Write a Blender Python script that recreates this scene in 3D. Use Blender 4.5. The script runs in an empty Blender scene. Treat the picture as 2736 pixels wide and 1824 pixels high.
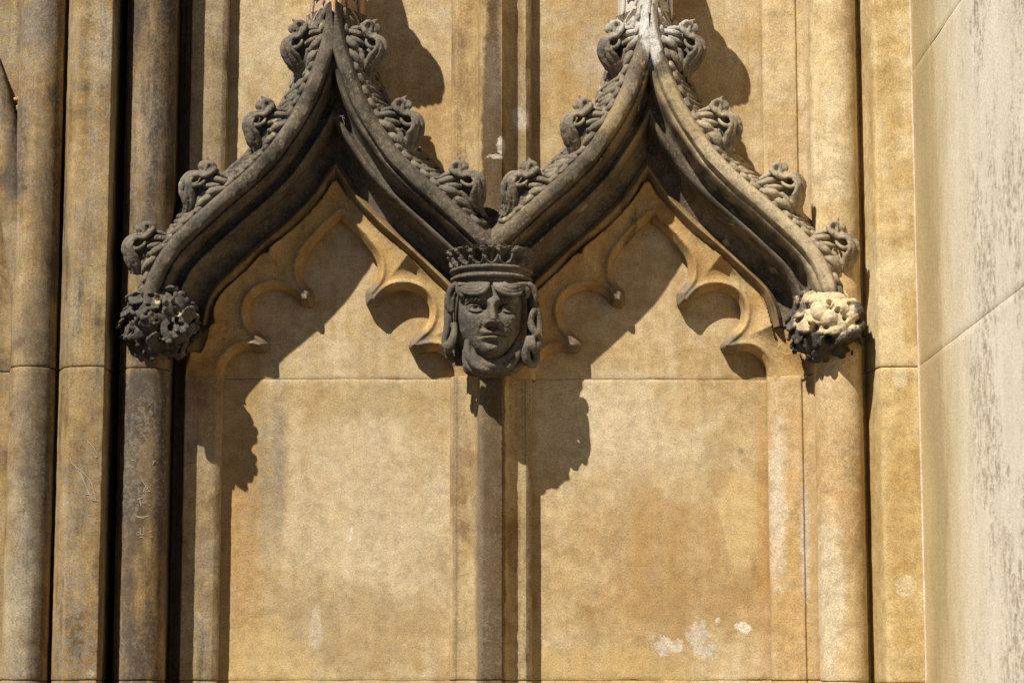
import bpy, bmesh, math, random
import numpy as np
from mathutils import Vector, noise as mnoise

sc = bpy.context.scene
COL = sc.collection
R = math.radians

# ---------------------------------------------------------------- camera
F = 6515.0                      # focal length in photo pixels (2736 wide)
PW, PH = 2736.0, 1824.0
PITCH = math.atan(949.0 / F)
YAW = math.atan(65.0 / F * math.cos(PITCH))
CAM = np.array([0.0, -6.5, 0.0])
cam_d = bpy.data.cameras.new('camera')
cam = bpy.data.objects.new('camera', cam_d)
COL.objects.link(cam)
cam.location = CAM
cam.rotation_euler = (math.pi / 2 + PITCH, 0, -YAW)
cam_d.sensor_width = 36.0
cam_d.lens = F * 36.0 / PW
cam_d.clip_start = 0.05
cam_d.clip_end = 2000
cam_d.dof.use_dof = True
cam_d.dof.focus_distance = 6.35
cam_d.dof.aperture_fstop = 5.0
sc.camera = cam

# ---------------------------------------------------------------- sky and sun
# light travels (+0.75, +1, -1.5): the sun stands high to the left in front of the wall
SUN = Vector((-0.75, -1.0, 1.5)).normalized()
ELEV = math.asin(SUN.z)
w = bpy.data.worlds.new('World')
sc.world = w
w.use_nodes = True
nt = w.node_tree
bg = nt.nodes['Background']
sky = nt.nodes.new('ShaderNodeTexSky')
sky.sky_type = 'NISHITA'
sky.sun_disc = False
sky.sun_elevation = ELEV
sky.sun_rotation = math.atan2(SUN.x, SUN.y)
sky.dust_density = 0.1
sky.air_density = 0.38
sky.altitude = 2000
nt.links.new(sky.outputs[0], bg.inputs[0])
bg.inputs[1].default_value = 0.05
sun_d = bpy.data.lights.new('sun', 'SUN')
sun_d.energy = 5.0
sun_d.angle = R(0.5)
sun_d.color = (1.0, 0.955, 0.88)
sun = bpy.data.objects.new('sun', sun_d)
COL.objects.link(sun)
sun.location = (-4, -6, 9)
sun.rotation_euler = (-SUN).to_track_quat('-Z', 'Y').to_euler()
sc.view_settings.view_transform = 'Standard'
sc.view_settings.look = 'None'
sc.view_settings.exposure = 0.52
sc.view_settings.gamma = 1.0

# ---------------------------------------------------------------- helpers
_f = np.array([math.sin(YAW) * math.cos(PITCH), math.cos(YAW) * math.cos(PITCH), math.sin(PITCH)])
_r = np.array([math.cos(YAW), -math.sin(YAW), 0.0])
_u = np.cross(_r, _f)


def at(px, py, h):
    """World point seen at photo pixel (px,py) that stands h millimetres proud of the panel plane."""
    d = _f * F + _r * (px - PW / 2) + _u * (PH / 2 - py)
    t = (-h / 1000.0 - CAM[1]) / d[1]
    return CAM + d * t


def atx(px, py, h):
    return float(at(px, py, h)[0])


def atz(px, py, h):
    return float(at(px, py, h)[2])


def empty(name, loc, label, cat, group=None):
    o = bpy.data.objects.new(name, None)
    COL.objects.link(o)
    o.location = loc
    o.empty_display_size = 0.05
    o['label'] = label
    o['category'] = cat
    if group:
        o['group'] = group
    return o


def link(name, me, mat, parent=None, smooth=True, angle=None, label=None):
    o = bpy.data.objects.new(name, me)
    COL.objects.link(o)
    if mat:
        me.materials.clear()
        me.materials.append(mat)
    if smooth:
        me.polygons.foreach_set('use_smooth', [True] * len(me.polygons))
        if angle:
            me.set_sharp_from_angle(angle=R(angle))
    if parent:
        o.parent = parent
        o.matrix_parent_inverse = parent.matrix_world.inverted()
        o.location = -parent.location
        o.matrix_parent_inverse.identity()
    if label:
        o['label'] = label
    return o


def mesh_from(verts, faces, name='mesh', fix=True):
    me = bpy.data.meshes.new(name)
    me.from_pydata([tuple(map(float, v)) for v in verts], [], [tuple(f) for f in faces])
    me.update()
    if fix:
        bm = bmesh.new()
        bm.from_mesh(me)
        bmesh.ops.recalc_face_normals(bm, faces=bm.faces)
        bm.to_mesh(me)
        bm.free()
    return me


def catmull(pts, n=8):
    P = np.array(pts, float)
    P = np.vstack([2 * P[0] - P[1], P, 2 * P[-1] - P[-2]])
    out = []
    for i in range(1, len(P) - 2):
        for k in range(n):
            t = k / n
            a, b, c, d = P[i - 1], P[i], P[i + 1], P[i + 2]
            out.append(0.5 * ((2 * b) + (-a + c) * t + (2 * a - 5 * b + 4 * c - d) * t * t + (-a + 3 * b - 3 * c + d) * t ** 3))
    out.append(P[-2])
    return np.array(out)


def resample(P, step):
    d = np.r_[0, np.cumsum(np.linalg.norm(np.diff(P, axis=0), axis=1))]
    n = max(2, int(d[-1] / step) + 1)
    s = np.linspace(0, d[-1], n)
    return np.stack([np.interp(s, d, P[:, k]) for k in range(P.shape[1])], 1)


def smooth_line(P, it=4):
    P = P.copy()
    for _ in range(it):
        P[1:-1] = 0.25 * P[:-2] + 0.5 * P[1:-1] + 0.25 * P[2:]
    return P


# ---- strokes: tapered tubes and blobs, fused by a voxel remesh (a digital chisel)
class Clay:
    def __init__(self):
        self.v, self.f = [], []

    def tube(self, pts, seg=8, n=5, flat=1.0):
        """pts rows: x, y, z, r in millimetres (y towards the wall)."""
        P = catmull(pts, n) if len(pts) > 2 else np.array(pts, float)
        C, rad = P[:, :3], np.maximum(P[:, 3], 0.4)
        T = np.gradient(C, axis=0)
        T /= np.linalg.norm(T, axis=1)[:, None] + 1e-9
        ref = np.array([0.0, 1.0, 0.0])
        rings = []
        # hemispherical ends
        def frame(t):
            a = np.cross(t, ref)
            if np.linalg.norm(a) < 1e-3:
                a = np.array([1.0, 0, 0])
            a /= np.linalg.norm(a)
            return a, np.cross(a, t)
        ext = []
        for k in (0.0, 0.5, 0.85):
            ext.append((C[0] - T[0] * rad[0] * (1 - k) * 0.95, rad[0] * max(0.15, math.sqrt(1 - (1 - k) ** 2)), T[0]))
        for i in range(len(C)):
            ext.append((C[i], rad[i], T[i]))
        for k in (0.85, 0.5, 0.0):
            ext.append((C[-1] + T[-1] * rad[-1] * (1 - k) * 0.95, rad[-1] * max(0.15, math.sqrt(1 - (1 - k) ** 2)), T[-1]))
        base = len(self.v)
        for c, r, t in ext:
            a, b = frame(t)
            for k in range(seg):
                th = 2 * math.pi * k / seg
                self.v.append(c + a * r * math.cos(th) + b * r * flat * math.sin(th))
        m = len(ext)
        for i in range(m - 1):
            for k in range(seg):
                k2 = (k + 1) % seg
                self.f.append((base + i * seg + k, base + i * seg + k2, base + (i + 1) * seg + k2, base + (i + 1) * seg + k))
        self.f.append(tuple(base + k for k in range(seg))[::-1])
        self.f.append(tuple(base + (m - 1) * seg + k for k in range(seg)))

    def blob(self, c, r, axes=None, seg=12):
        """ellipsoid; r = 3 radii, axes = 3x3 rows"""
        r = np.array(r, float) * np.ones(3)
        A = np.eye(3) if axes is None else np.array(axes, float)
        base = len(self.v)
        nr = seg // 2
        self.v.append(np.array(c) + A.T @ (r * [0, 0, 1]))
        for i in range(1, nr):
            ph = math.pi * i / nr
            for k in range(seg):
                th = 2 * math.pi * k / seg
                self.v.append(np.array(c) + A.T @ (r * [math.sin(ph) * math.cos(th), math.sin(ph) * math.sin(th), math.cos(ph)]))
        self.v.append(np.array(c) + A.T @ (r * [0, 0, -1]))
        last = len(self.v) - 1
        for k in range(seg):
            k2 = (k + 1) % seg
            self.f.append((base, base + 1 + k, base + 1 + k2))
            for i in range(nr - 2):
                a = base + 1 + i * seg
                self.f.append((a + k, a + seg + k, a + seg + k2, a + k2))
            a = base + 1 + (nr - 2) * seg
            self.f.append((a + k, last, a + k2))

    def leaf(self, c, nrm, up, L, W, curl, thick=4.0, n=7, cup=0.3):
        """a curved leaf blade of real thickness: base at c, growing along up, tip rolling outwards"""
        nrm = np.array(nrm, float); nrm /= np.linalg.norm(nrm)
        up = np.array(up, float); up -= nrm * up.dot(nrm); up /= np.linalg.norm(up)
        sd = np.cross(up, nrm)
        top, bot = [], []
        for i in range(n):
            t = i / (n - 1)
            ang = curl * t * t
            wdt = W * (math.sin(math.pi * min(1, 0.15 + 0.85 * t) ** 0.8) ** 0.6 * 0.9 + 0.1) * (1 + 0.14 * math.cos(t * 19))
            pc = np.array(c) + up * L * (math.sin(ang) / max(ang, .05) if ang > .05 else 1) * t + nrm * L * t * (1 - math.cos(ang)) / max(ang, .05) * 1.6
            row_t, row_b = [], []
            for k in range(7):
                s = (k - 3) / 3.0
                p = pc + sd * wdt * s + nrm * (cup * W * (1 - abs(s) ** 2) + (2.0 if k == 3 else 0))
                row_t.append(p + nrm * thick * (1 - .5 * abs(s)))
                row_b.append(p - nrm * (thick + 5 * (1 - t)))
            top.append(row_t); bot.append(row_b)
        base = len(self.v)
        for row in top + bot:
            self.v.extend(row)
        o = n * 7
        for i in range(n - 1):
            for k in range(6):
                a = base + i * 7 + k
                self.f.append((a, a + 1, a + 8, a + 7))
                self.f.append((a + o, a + o + 7, a + o + 8, a + o + 1))
        for i in range(n - 1):
            a = base + i * 7
            self.f.append((a, a + 7, a + o + 7, a + o))
            a += 6
            self.f.append((a, a + o, a + o + 7, a + 7))
        for k in range(6):
            a = base + k
            self.f.append((a, a + o, a + o + 1, a + 1))
            a = base + (n - 1) * 7 + k
            self.f.append((a, a + 1, a + o + 1, a + o))

    def bake(self, voxel, smooth=3, rough=0.0, freq=60.0):
        """returns (verts in mm Nx3, faces)"""
        me = mesh_from(np.array(self.v) / 1000.0, self.f, fix=True)
        o = bpy.data.objects.new('tmp', me)
        COL.objects.link(o)
        m = o.modifiers.new('r', 'REMESH')
        m.mode = 'VOXEL'
        m.voxel_size = voxel / 1000.0
        if smooth:
            s = o.modifiers.new('s', 'SMOOTH')
            s.iterations = smooth
            s.factor = 0.5
        dg = bpy.context.evaluated_depsgraph_get()
        dg.update()
        out = bpy.data.meshes.new_from_object(o.evaluated_get(dg))
        bpy.data.objects.remove(o)
        bpy.data.meshes.remove(me)
        if rough:
            roughen(out, rough / 1000.0, freq)
        return out


def roughen(me, amp, freq):
    n = len(me.vertices)
    co = np.empty(n * 3); me.vertices.foreach_get('co', co); co = co.reshape(-1, 3)
    no = np.empty(n * 3); me.vertices.foreach_get('normal', no); no = no.reshape(-1, 3)
    d = np.array([mnoise.noise(Vector(c * freq)) + 0.5 * mnoise.noise(Vector(c * freq * 2.7)) for c in co])
    co += no * (d * amp)[:, None]
    me.vertices.foreach_set('co', co.ravel())
    me.update()


def transform_mesh(me, fn):
    n = len(me.vertices)
    co = np.empty(n * 3); me.vertices.foreach_get('co', co); co = co.reshape(-1, 3)
    co = fn(co)
    me.vertices.foreach_set('co', np.ascontiguousarray(co).ravel())
    me.update()


def flip(me):
    bm = bmesh.new(); bm.from_mesh(me)
    bmesh.ops.reverse_faces(bm, faces=bm.faces)
    bm.to_mesh(me); bm.free()


# ---------------------------------------------------------------- materials
class NT:
    def __init__(self, name):
        self.m = bpy.data.materials.new(name)
        self.m.use_nodes = True
        self.t = self.m.node_tree
        self.b = self.t.nodes['Principled BSDF']
        self.b.inputs['Roughness'].default_value = 0.9
        self.b.inputs['Specular IOR Level'].default_value = 0.18
        self.pos = self.t.nodes.new('ShaderNodeNewGeometry').outputs['Position']

    def n(self, typ, **kw):
        nd = self.t.nodes.new(typ)
        for k, v in kw.items():
            setattr(nd, k, v)
        return nd

    def put(self, sock, v):
        if isinstance(v, bpy.types.NodeSocket):
            self.t.links.new(v, sock)
        else:
            sock.default_value = v

    def math(self, op, a, b=0.0, clamp=False):
        nd = self.n('ShaderNodeMath', operation=op, use_clamp=clamp)
        self.put(nd.inputs[0], a); self.put(nd.inputs[1], b)
        return nd.outputs[0]

    def vmul(self, v, s):
        nd = self.n('ShaderNodeVectorMath', operation='MULTIPLY')
        self.put(nd.inputs[0], v); nd.inputs[1].default_value = s
        return nd.outputs[0]

    def noise(self, scale, detail=5, rough=0.6, stretch=None, off=0.0, dist=0.0):
        nd = self.n('ShaderNodeTexNoise')
        v = self.pos if stretch is None else self.vmul(self.pos, stretch)
        if off:
            a = self.n('ShaderNodeVectorMath', operation='ADD')
            self.put(a.inputs[0], v); a.inputs[1].default_value = (off, off * .7, -off)
            v = a.outputs[0]
        self.put(nd.inputs['Vector'], v)
        nd.inputs['Scale'].default_value = scale
        nd.inputs['Detail'].default_value = detail
        nd.inputs['Roughness'].default_value = rough
        nd.inputs['Distortion'].default_value = dist
        return nd.outputs[0]

    def step(self, v, lo, hi, a=0.0, b=1.0):
        nd = self.n('ShaderNodeMapRange', interpolation_type='SMOOTHSTEP')
        self.put(nd.inputs[0], v)
        nd.inputs[1].default_value = lo; nd.inputs[2].default_value = hi
        nd.inputs[3].default_value = a; nd.inputs[4].default_value = b
        return nd.outputs[0]

    def ramp(self, v, stops):
        nd = self.n('ShaderNodeValToRGB')
        self.put(nd.inputs[0], v)
        e = nd.color_ramp.elements
        while len(e) < len(stops):
            e.new(0.5)
        for el, (p, c) in zip(e, stops):
            el.position = p
            el.color = (*c, 1) if len(c) == 3 else c
        return nd.outputs[0]

    def mix(self, f, a, b, mode='MIX'):
        nd = self.n('ShaderNodeMix', data_type='RGBA', blend_type=mode)
        self.put(nd.inputs[0], f)
        for s, v in ((nd.inputs[6], a), (nd.inputs[7], b)):
            self.put(s, v if isinstance(v, bpy.types.NodeSocket) else (*v, 1))
        return nd.outputs[2]

    def patch(self, c, rx, rz, soft=0.3, wob=0.9, freq=14.0, rot=0.0, mot=True):
        """irregular stain on the wall face round world point c (x, z)"""
        s = self.n('ShaderNodeVectorMath', operation='SUBTRACT')
        self.put(s.inputs[0], self.pos); s.inputs[1].default_value = (c[0], 0, c[1])
        v = s.outputs[0]
        if rot:
            r = self.n('ShaderNodeVectorRotate', rotation_type='Y_AXIS')
            self.put(r.inputs['Vector'], v); r.inputs['Angle'].default_value = R(rot)
            v = r.outputs[0]
        v = self.vmul(v, (1 / rx, 0, 1 / rz))
        l = self.n('ShaderNodeVectorMath', operation='LENGTH')
        self.put(l.inputs[0], v)
        nz = self.noise(freq, 8, 0.72, off=c[0] * 7 + c[1])
        d = self.math('ADD', l.outputs['Value'], self.math('MULTIPLY', self.math('SUBTRACT', nz, 0.5), -wob * 2.6))
        m = self.step(d, 1 - soft, 1 + soft, 1.0, 0.0)
        if not mot:
            return m
        mot = self.step(self.noise(70, 5, 0.75, off=c[1] * 5), 0.36, 0.56, 0.45, 1.0)
        return self.math('MULTIPLY', m, mot)

    def finish(self, col, bump=0.35, grain=260.0, dist=0.0012, pits=0.25):
        g1 = self.noise(grain, 3, 0.7)
        g2 = self.noise(grain * 0.3, 4, 0.6, off=3.1)
        col = self.mix(1.0, col, self.ramp(g1, [(0.3, (0.66, 0.65, 0.63)), (0.5, (0.97, 0.97, 0.97)), (0.72, (1.32, 1.30, 1.24))]), 'MULTIPLY')
        if pits:
            vo = self.n('ShaderNodeTexVoronoi', feature='F1')
            self.put(vo.inputs['Vector'], self.pos)
            vo.inputs['Scale'].default_value = 55
            sz = self.step(self.noise(9, 3, .6, off=8), .5, .75, 0.0, 0.16)
            hole = self.math('LESS_THAN', vo.outputs['Distance'], sz)
            col = self.mix(self.math('MULTIPLY', hole, pits), col, (0.05, 0.04, 0.03))
        self.put(self.b.inputs['Base Color'], col)
        g3 = self.noise(26, 4, 0.6, off=17)
        hgt = self.math('ADD', self.math('ADD', self.math('MULTIPLY', g1, 0.6), g2), self.math('MULTIPLY', g3, 1.6))
        bp = self.n('ShaderNodeBump')
        bp.inputs['Strength'].default_value = bump
        bp.inputs['Distance'].default_value = dist
        self.put(bp.inputs['Height'], hgt)
        self.put(self.b.inputs['Normal'], bp.outputs[0])
        return self.m


PALE = (0.56, 0.44, 0.265)
GOLD = (0.45, 0.315, 0.15)
OCHRE = (0.35, 0.215, 0.08)
BROWN = (0.215, 0.135, 0.06)
GREY = (0.23, 0.20, 0.155)
SOOT = (0.045, 0.040, 0.034)
LIME = (0.66, 0.58, 0.45)


def xz(px, py, h=0):
    p = at(px, py, h)
    return (float(p[0]), float(p[2]))


def stone(name, dark=0.5, a=OCHRE, b=GOLD, c=PALE, grey=0.3, streak=0.4, soot=0.0, patches=(), bump=0.45):
    k = NT(name)
    n1 = k.noise(2.6, 7, 0.66, dist=0.5, off=dark * 5)
    n2 = k.noise(13, 6, 0.66, off=2.0, dist=.3)
    st = k.noise(4.0, 6, 0.65, stretch=(5.5, 5.5, 0.5), off=1.0)
    v = k.math('ADD', k.math('MULTIPLY', n1, 0.60), k.math('MULTIPLY', n2, 0.40))
    v = k.math('ADD', v, k.math('MULTIPLY', k.math('SUBTRACT', st, 0.5), streak))
    base = k.ramp(v, [(max(0.0, 0.24 + dark * 0.24), a), (0.42 + dark * 0.16, b), (0.55 + dark * 0.2, c)])
    td = k.noise(3.1, 7, .62, off=31 + dark, dist=.6)
    base = k.mix(k.math('MULTIPLY', k.step(td, .52, .535), .32), base, tuple(x * y for x, y in zip(c, (1.04, 1.0, .92))))
    base = k.mix(k.math('MULTIPLY', k.step(k.noise(4.2, 7, .66, off=37, dist=.5), .56, .60), .35), base, tuple(x * .8 for x in b))
    # stains that have their own outline
    for p in patches:
        col, f, args = p[0], p[1], p[2:]
        base = k.mix(k.math('MULTIPLY', k.patch(*args[:3], **(args[3] if len(args) > 3 else {})), f), base, col)
    # blotches a few centimetres wide and salt-and-pepper lichen
    bl = k.noise(30, 6, 0.7, off=14)
    base = k.mix(1.0, base, k.ramp(bl, [(.33, (.80, .78, .74)), (.5, (1, 1, 1)), (.68, (1.16, 1.16, 1.15))]), 'MULTIPLY')
    sp = k.step(k.noise(190, 4, 0.8, off=21), 0.52, 0.62)
    base = k.mix(k.math('MULTIPLY', sp, 0.10 + 0.35 * grey), base, tuple(x * .45 for x in b))
    if grey:
        g = k.step(k.noise(85, 7, 0.8, off=5), 0.45, 0.60)
        gm = k.step(k.noise(5.0, 5, .65, stretch=(2.4, 2.4, 0.7), off=6), 0.40, 0.60)
        base = k.mix(k.math('MULTIPLY', k.math('MULTIPLY', g, gm), min(1, grey * 1.1)), base, GREY)
    if soot:
        s = k.step(k.noise(3.5, 7, 0.72, stretch=(3.0, 3.0, 0.55), off=9), 0.62 - soot * 0.35, 0.76 - soot * 0.25)
        s2 = k.step(k.noise(90, 6, 0.8, off=11), 0.36, 0.60)
        base = k.mix(k.math('MULTIPLY', s, k.math('ADD', k.math('MULTIPLY', s2, .55), .40)), base, (0.060, 0.050, 0.042))
    return k.finish(base, bump)


def crust(name, dust=0.5, pale=0.0, tone=(0.088, 0.074, 0.057), patches=()):
    """black sulphate crust on carved stone, worn through to tan in places"""
    k = NT(name)
    n1 = k.noise(6, 5, 0.6, off=1)
    base = k.ramp(n1, [(0.3, tuple(t * 0.55 for t in tone)), (0.5, tone), (0.7, tuple(t * 1.7 for t in tone))])
    bl = k.noise(26, 6, .7, off=13)
    base = k.mix(1.0, base, k.ramp(bl, [(.32, (.55, .55, .56)), (.5, (1, 1, 1)), (.66, (1.5, 1.45, 1.35))]), 'MULTIPLY')
    sp = k.step(k.noise(130, 6, 0.8, off=3), 0.50, 0.62)
    spm = k.step(k.noise(9, 5, 0.65, off=4), 0.36, 0.56)
    base = k.mix(k.math('MULTIPLY', k.math('MULTIPLY', sp, spm), dust), base, (0.30, 0.22, 0.12))
    dm = k.step(k.noise(17, 6, 0.68, off=7), 0.46, 0.66)
    base = k.mix(k.math('MULTIPLY', dm, 0.5 * dust), base, (0.22, 0.175, 0.12))
    if pale:
        pm = k.step(k.noise(18, 5, 0.6, off=12), 0.66 - pale * 0.3, 0.74 - pale * 0.2)
        base = k.mix(k.math('MULTIPLY', pm, 0.85), base, (0.50, 0.39, 0.23))
    for p in patches:
        col, f, args = p[0], p[1], p[2:]
        base = k.mix(k.math('MULTIPLY', k.patch(*args[:3], **(args[3] if len(args) > 3 else {})), f), base, col)
    return k.finish(base, 0.35, 240, 0.0012, 0.0)


WHITE = (0.62, 0.55, 0.44)
m_back = stone('mortar bed', 0.9, bump=.2)
m_panel_l = stone('panel stone with soot runs', 0.30, patches=(
    ((0.60, 0.49, 0.315), .55, xz(960, 1340), .22, .28, dict(soft=.5, wob=1.2, freq=6, mot=False)),
    ((0.40, 0.275, 0.12), .6, xz(960, 1075), .28, .05, dict(soft=.5, wob=1., freq=8, mot=False)),
    ((0.36, 0.24, 0.105), .55, xz(900, 1690), .22, .12, dict(soft=.3, wob=.9, freq=8, mot=False)),
    ((0.235, 0.20, 0.15), .7, xz(742, 1250), .022, .20, dict(soft=.6, wob=.8, freq=26)),
    ((0.235, 0.20, 0.15), .55, xz(705, 1290), .014, .22, dict(soft=.6, wob=.9, freq=30, rot=3)),
    ((0.27, 0.24, 0.21), .40, xz(668, 1420), .012, .15, dict(soft=.6, wob=.9, freq=30)),
    ((0.66, 0.58, 0.45), .6, xz(845, 1685), .016, .05, dict(soft=.5, wob=.8, freq=40)),
    ((0.70, 0.64, 0.52), .9, xz(938, 1425), .004, .020, dict(soft=.4, wob=.5, freq=60, rot=-8)),
    ((0.40, 0.215, 0.065), .7, xz(640, 1500), .05, .42, dict(soft=.6, wob=.6, freq=9)),
    ((0.54, 0.385, 0.16), .6, xz(690, 1760), .15, .11, dict(soft=.12, wob=1.2, freq=7, mot=False)),
    ((0.60, 0.48, 0.28), .6, xz(760, 90), .13, .10, dict(soft=.5, wob=.9, freq=12)),
    ((0.38, 0.23, 0.08), .5, xz(1190, 330), .08, .2, dict(soft=.6, wob=.8, freq=12)),
))
m_panel_r = stone('panel stone with flaked patches', 0.34, patches=(
    ((0.375, 0.225, 0.085), .62, xz(1770, 1480), .20, .24, dict(soft=.3, wob=1.1, freq=6, mot=False)),
    ((0.60, 0.50, 0.33), .55, xz(1620, 1150), .26, .15, dict(soft=.5, wob=.8, freq=6, mot=False)),
    ((0.56, 0.40, 0.18), .7, xz(1985, 1390), .055, .13, dict(soft=.10, wob=.5, freq=9, mot=False)),
    ((0.50, 0.345, 0.14), .7, xz(1600, 1790), .30, .06, dict(soft=.2, wob=.9, freq=8, mot=False)),
    ((0.44, 0.22, 0.06), .55, xz(2038, 1450), .014, .36, dict(soft=.5, wob=.5, freq=20)),
    (WHITE, .85, xz(1775, 1728), .044, .024, dict(soft=.10, wob=1.7, freq=30)),
    ((0.55, 0.47, 0.36), .9, xz(1865, 1695), .024, .036, dict(soft=.10, wob=1.5, freq=30)),
    (WHITE, .9, xz(1885, 1738), .028, .018, dict(soft=.10, wob=1.6, freq=30)),
    ((0.70, 0.63, 0.50), 1., xz(1980, 1675), .020, .016, dict(soft=.1, wob=1.2, freq=34)),
    (WHITE, .9, xz(1918, 1656), .007, .008, dict(soft=.2, wob=.7, freq=60)),
    ((0.20, 0.13, 0.05), .6, xz(1978, 1205), .009, .009, dict(soft=.4, wob=.8, freq=60)),
    ((0.42, 0.25, 0.08), .5, xz(1560, 260), .1, .2, dict(soft=.6, wob=.9, freq=9)),
    ((0.58, 0.53, 0.44), .4, xz(1590, 160), .05, .08, dict(soft=.6, wob=.9, freq=18)),
))
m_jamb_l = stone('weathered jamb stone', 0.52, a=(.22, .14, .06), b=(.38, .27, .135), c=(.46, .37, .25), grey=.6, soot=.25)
m_jamb_r = stone('honey jamb stone', 0.22, grey=.25, patches=(
    ((0.42, 0.245, 0.085), .75, xz(2110, 1500, 60), .10, .5, dict(soft=.7, wob=.8, freq=7)),
    ((0.63, 0.56, 0.44), .7, xz(2080, 1330, 60), .022, .2, dict(soft=.5, wob=1., freq=22)),
    ((0.50, 0.46, 0.40), .7, xz(2150, 1430, 60), .012, .17, dict(soft=.4, wob=.9, freq=26)),
))
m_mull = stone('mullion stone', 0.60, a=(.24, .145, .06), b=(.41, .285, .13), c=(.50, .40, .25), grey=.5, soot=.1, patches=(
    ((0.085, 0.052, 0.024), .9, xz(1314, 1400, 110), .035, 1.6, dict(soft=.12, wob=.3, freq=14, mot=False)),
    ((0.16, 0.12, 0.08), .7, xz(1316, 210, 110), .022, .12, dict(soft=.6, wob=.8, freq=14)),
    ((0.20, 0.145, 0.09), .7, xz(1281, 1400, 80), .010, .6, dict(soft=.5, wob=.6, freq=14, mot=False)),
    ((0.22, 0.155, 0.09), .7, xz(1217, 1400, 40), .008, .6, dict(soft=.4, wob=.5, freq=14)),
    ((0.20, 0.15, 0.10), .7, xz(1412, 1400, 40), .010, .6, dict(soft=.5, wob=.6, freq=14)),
    (WHITE, .95, xz(1382, 300, 90), .012, .028, dict(soft=.15, wob=.9, freq=40)),
    (WHITE, .95, xz(1340, 390, 100), .012, .022, dict(soft=.12, wob=.9, freq=50)),
    (WHITE, .9, xz(1325, 420, 100), .022, .007, dict(soft=.15, wob=.9, freq=60)),
    (WHITE, .7, xz(1390, 320, 80), .022, .03, dict(soft=.4, wob=1.2, freq=24)),
))
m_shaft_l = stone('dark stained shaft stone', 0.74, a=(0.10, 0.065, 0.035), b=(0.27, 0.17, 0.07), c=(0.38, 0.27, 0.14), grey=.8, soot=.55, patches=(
    ((0.07, 0.06, 0.055), .75, xz(340, 60, 190), .05, .10, dict(soft=.5, wob=.8, freq=14)),
    ((0.07, 0.055, 0.045), .8, xz(440, 1250, 180), .022, .35, dict(soft=.5, wob=.9, freq=16)),
    ((0.08, 0.065, 0.055), .8, xz(345, 1400, 180), .022, .40, dict(soft=.5, wob=.9, freq=16)),
    ((0.08, 0.065, 0.055), .8, xz(385, 1030, 190), .07, .035, dict(soft=.5, wob=.7, freq=16)),
    ((0.36, 0.225, 0.08), .7, xz(392, 1650, 190), .028, .14, dict(soft=.4, wob=.7, freq=14)),
    ((0.04, 0.035, 0.03), .9, xz(393, 537, 190), .007, .004, dict(soft=.3, wob=.5, freq=60)),  # small pit, only its inner shade painted on the smooth shaft
    ((0.38, 0.33, 0.25), .5, xz(400, 330, 190), .04, .13, dict(soft=.6, wob=.9, freq=14))))
m_shaft_far = stone('grey flecked shaft stone', 0.68, a=(0.13, 0.085, 0.042), b=(0.29, 0.19, 0.08), c=(0.41, 0.325, 0.20), grey=.95, soot=.36, streak=.6, patches=(
    ((0.14, 0.115, 0.095), .8, xz(90, 60, 210), .07, .07, dict(soft=.5, wob=.9, freq=14)),
    ((0.10, 0.08, 0.065), .75, xz(110, 1150, 205), .055, .28, dict(soft=.6, wob=.9, freq=9)),
    ((0.42, 0.37, 0.27), .6, xz(60, 1560, 200), .03, .26, dict(soft=.6, wob=1., freq=12)),
    ((0.11, 0.09, 0.08), .7, xz(40, 430, 170), .022, .14, dict(soft=.5, wob=.9, freq=14))))
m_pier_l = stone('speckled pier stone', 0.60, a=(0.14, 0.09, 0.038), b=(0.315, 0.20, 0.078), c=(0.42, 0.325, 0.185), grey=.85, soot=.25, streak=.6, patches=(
    ((0.50, 0.43, 0.31), .6, xz(270, 120, 236), .03, .12, dict(soft=.6, wob=1., freq=14)),
    ((0.20, 0.13, 0.055), .6, xz(240, 1300, 236), .05, .18, dict(soft=.6, wob=1., freq=10)),
    ((0.52, 0.42, 0.24), .9, xz(242, 1798, 236), .010, .010, dict(soft=.2, wob=.5, freq=50))))
m_shaft_r = stone('cream shaft stone', 0.16, b=(0.52, 0.37, 0.18), c=(0.64, 0.52, 0.32), grey=.4, patches=(
    ((0.40, 0.235, 0.085), .75, xz(2240, 1250, 150), .08, .25, dict(soft=.6, wob=.8, freq=8)),
    ((0.62, 0.54, 0.38), .7, xz(2215, 1590, 170), .04, .20, dict(soft=.35, wob=1., freq=16)),
))
m_pier_r = stone('yellow pier stone', 0.22, b=(0.50, 0.355, 0.155), c=(0.62, 0.50, 0.29), grey=.15, patches=(
    ((0.44, 0.29, 0.105), .7, xz(2400, 1500, 230), .08, .45, dict(soft=.6, wob=.9, freq=9)),
    ((0.61, 0.50, 0.30), .9, xz(2420, 1563, 230), .027, .027, dict(soft=.1, wob=.35, freq=22)),
    ((0.60, 0.50, 0.32), .8, xz(2405, 1010, 230), .020, .024, dict(soft=.15, wob=.5, freq=22)),
))
m_trac = stone('orange tinged tracery stone', 0.52, a=(0.27, 0.135, 0.036), b=(0.415, 0.25, 0.088), c=(0.50, 0.36, 0.175), grey=.3, soot=.12, streak=.1, patches=tuple(
    ((0.14, 0.115, 0.09), .8, xz(px, py, 55), .042, .042, dict(soft=.6, wob=.9, freq=16, mot=False))
    for px, py in ((705, 915), (822, 785), (992, 785), (1105, 918), (1535, 915), (1648, 785), (1820, 785), (1932, 918))))
m_fillet = stone('sooty fillet stone darkened as shade', 0.55, a=(.12, .075, .03), b=(.23, .145, .06), c=(.38, .265, .125), grey=.4, soot=.3)  # golden stone coloured dark brown to stand for the hood's shade, plus soot
m_hood_l = crust('sooty hood stone', .75, 0.0)
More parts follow.
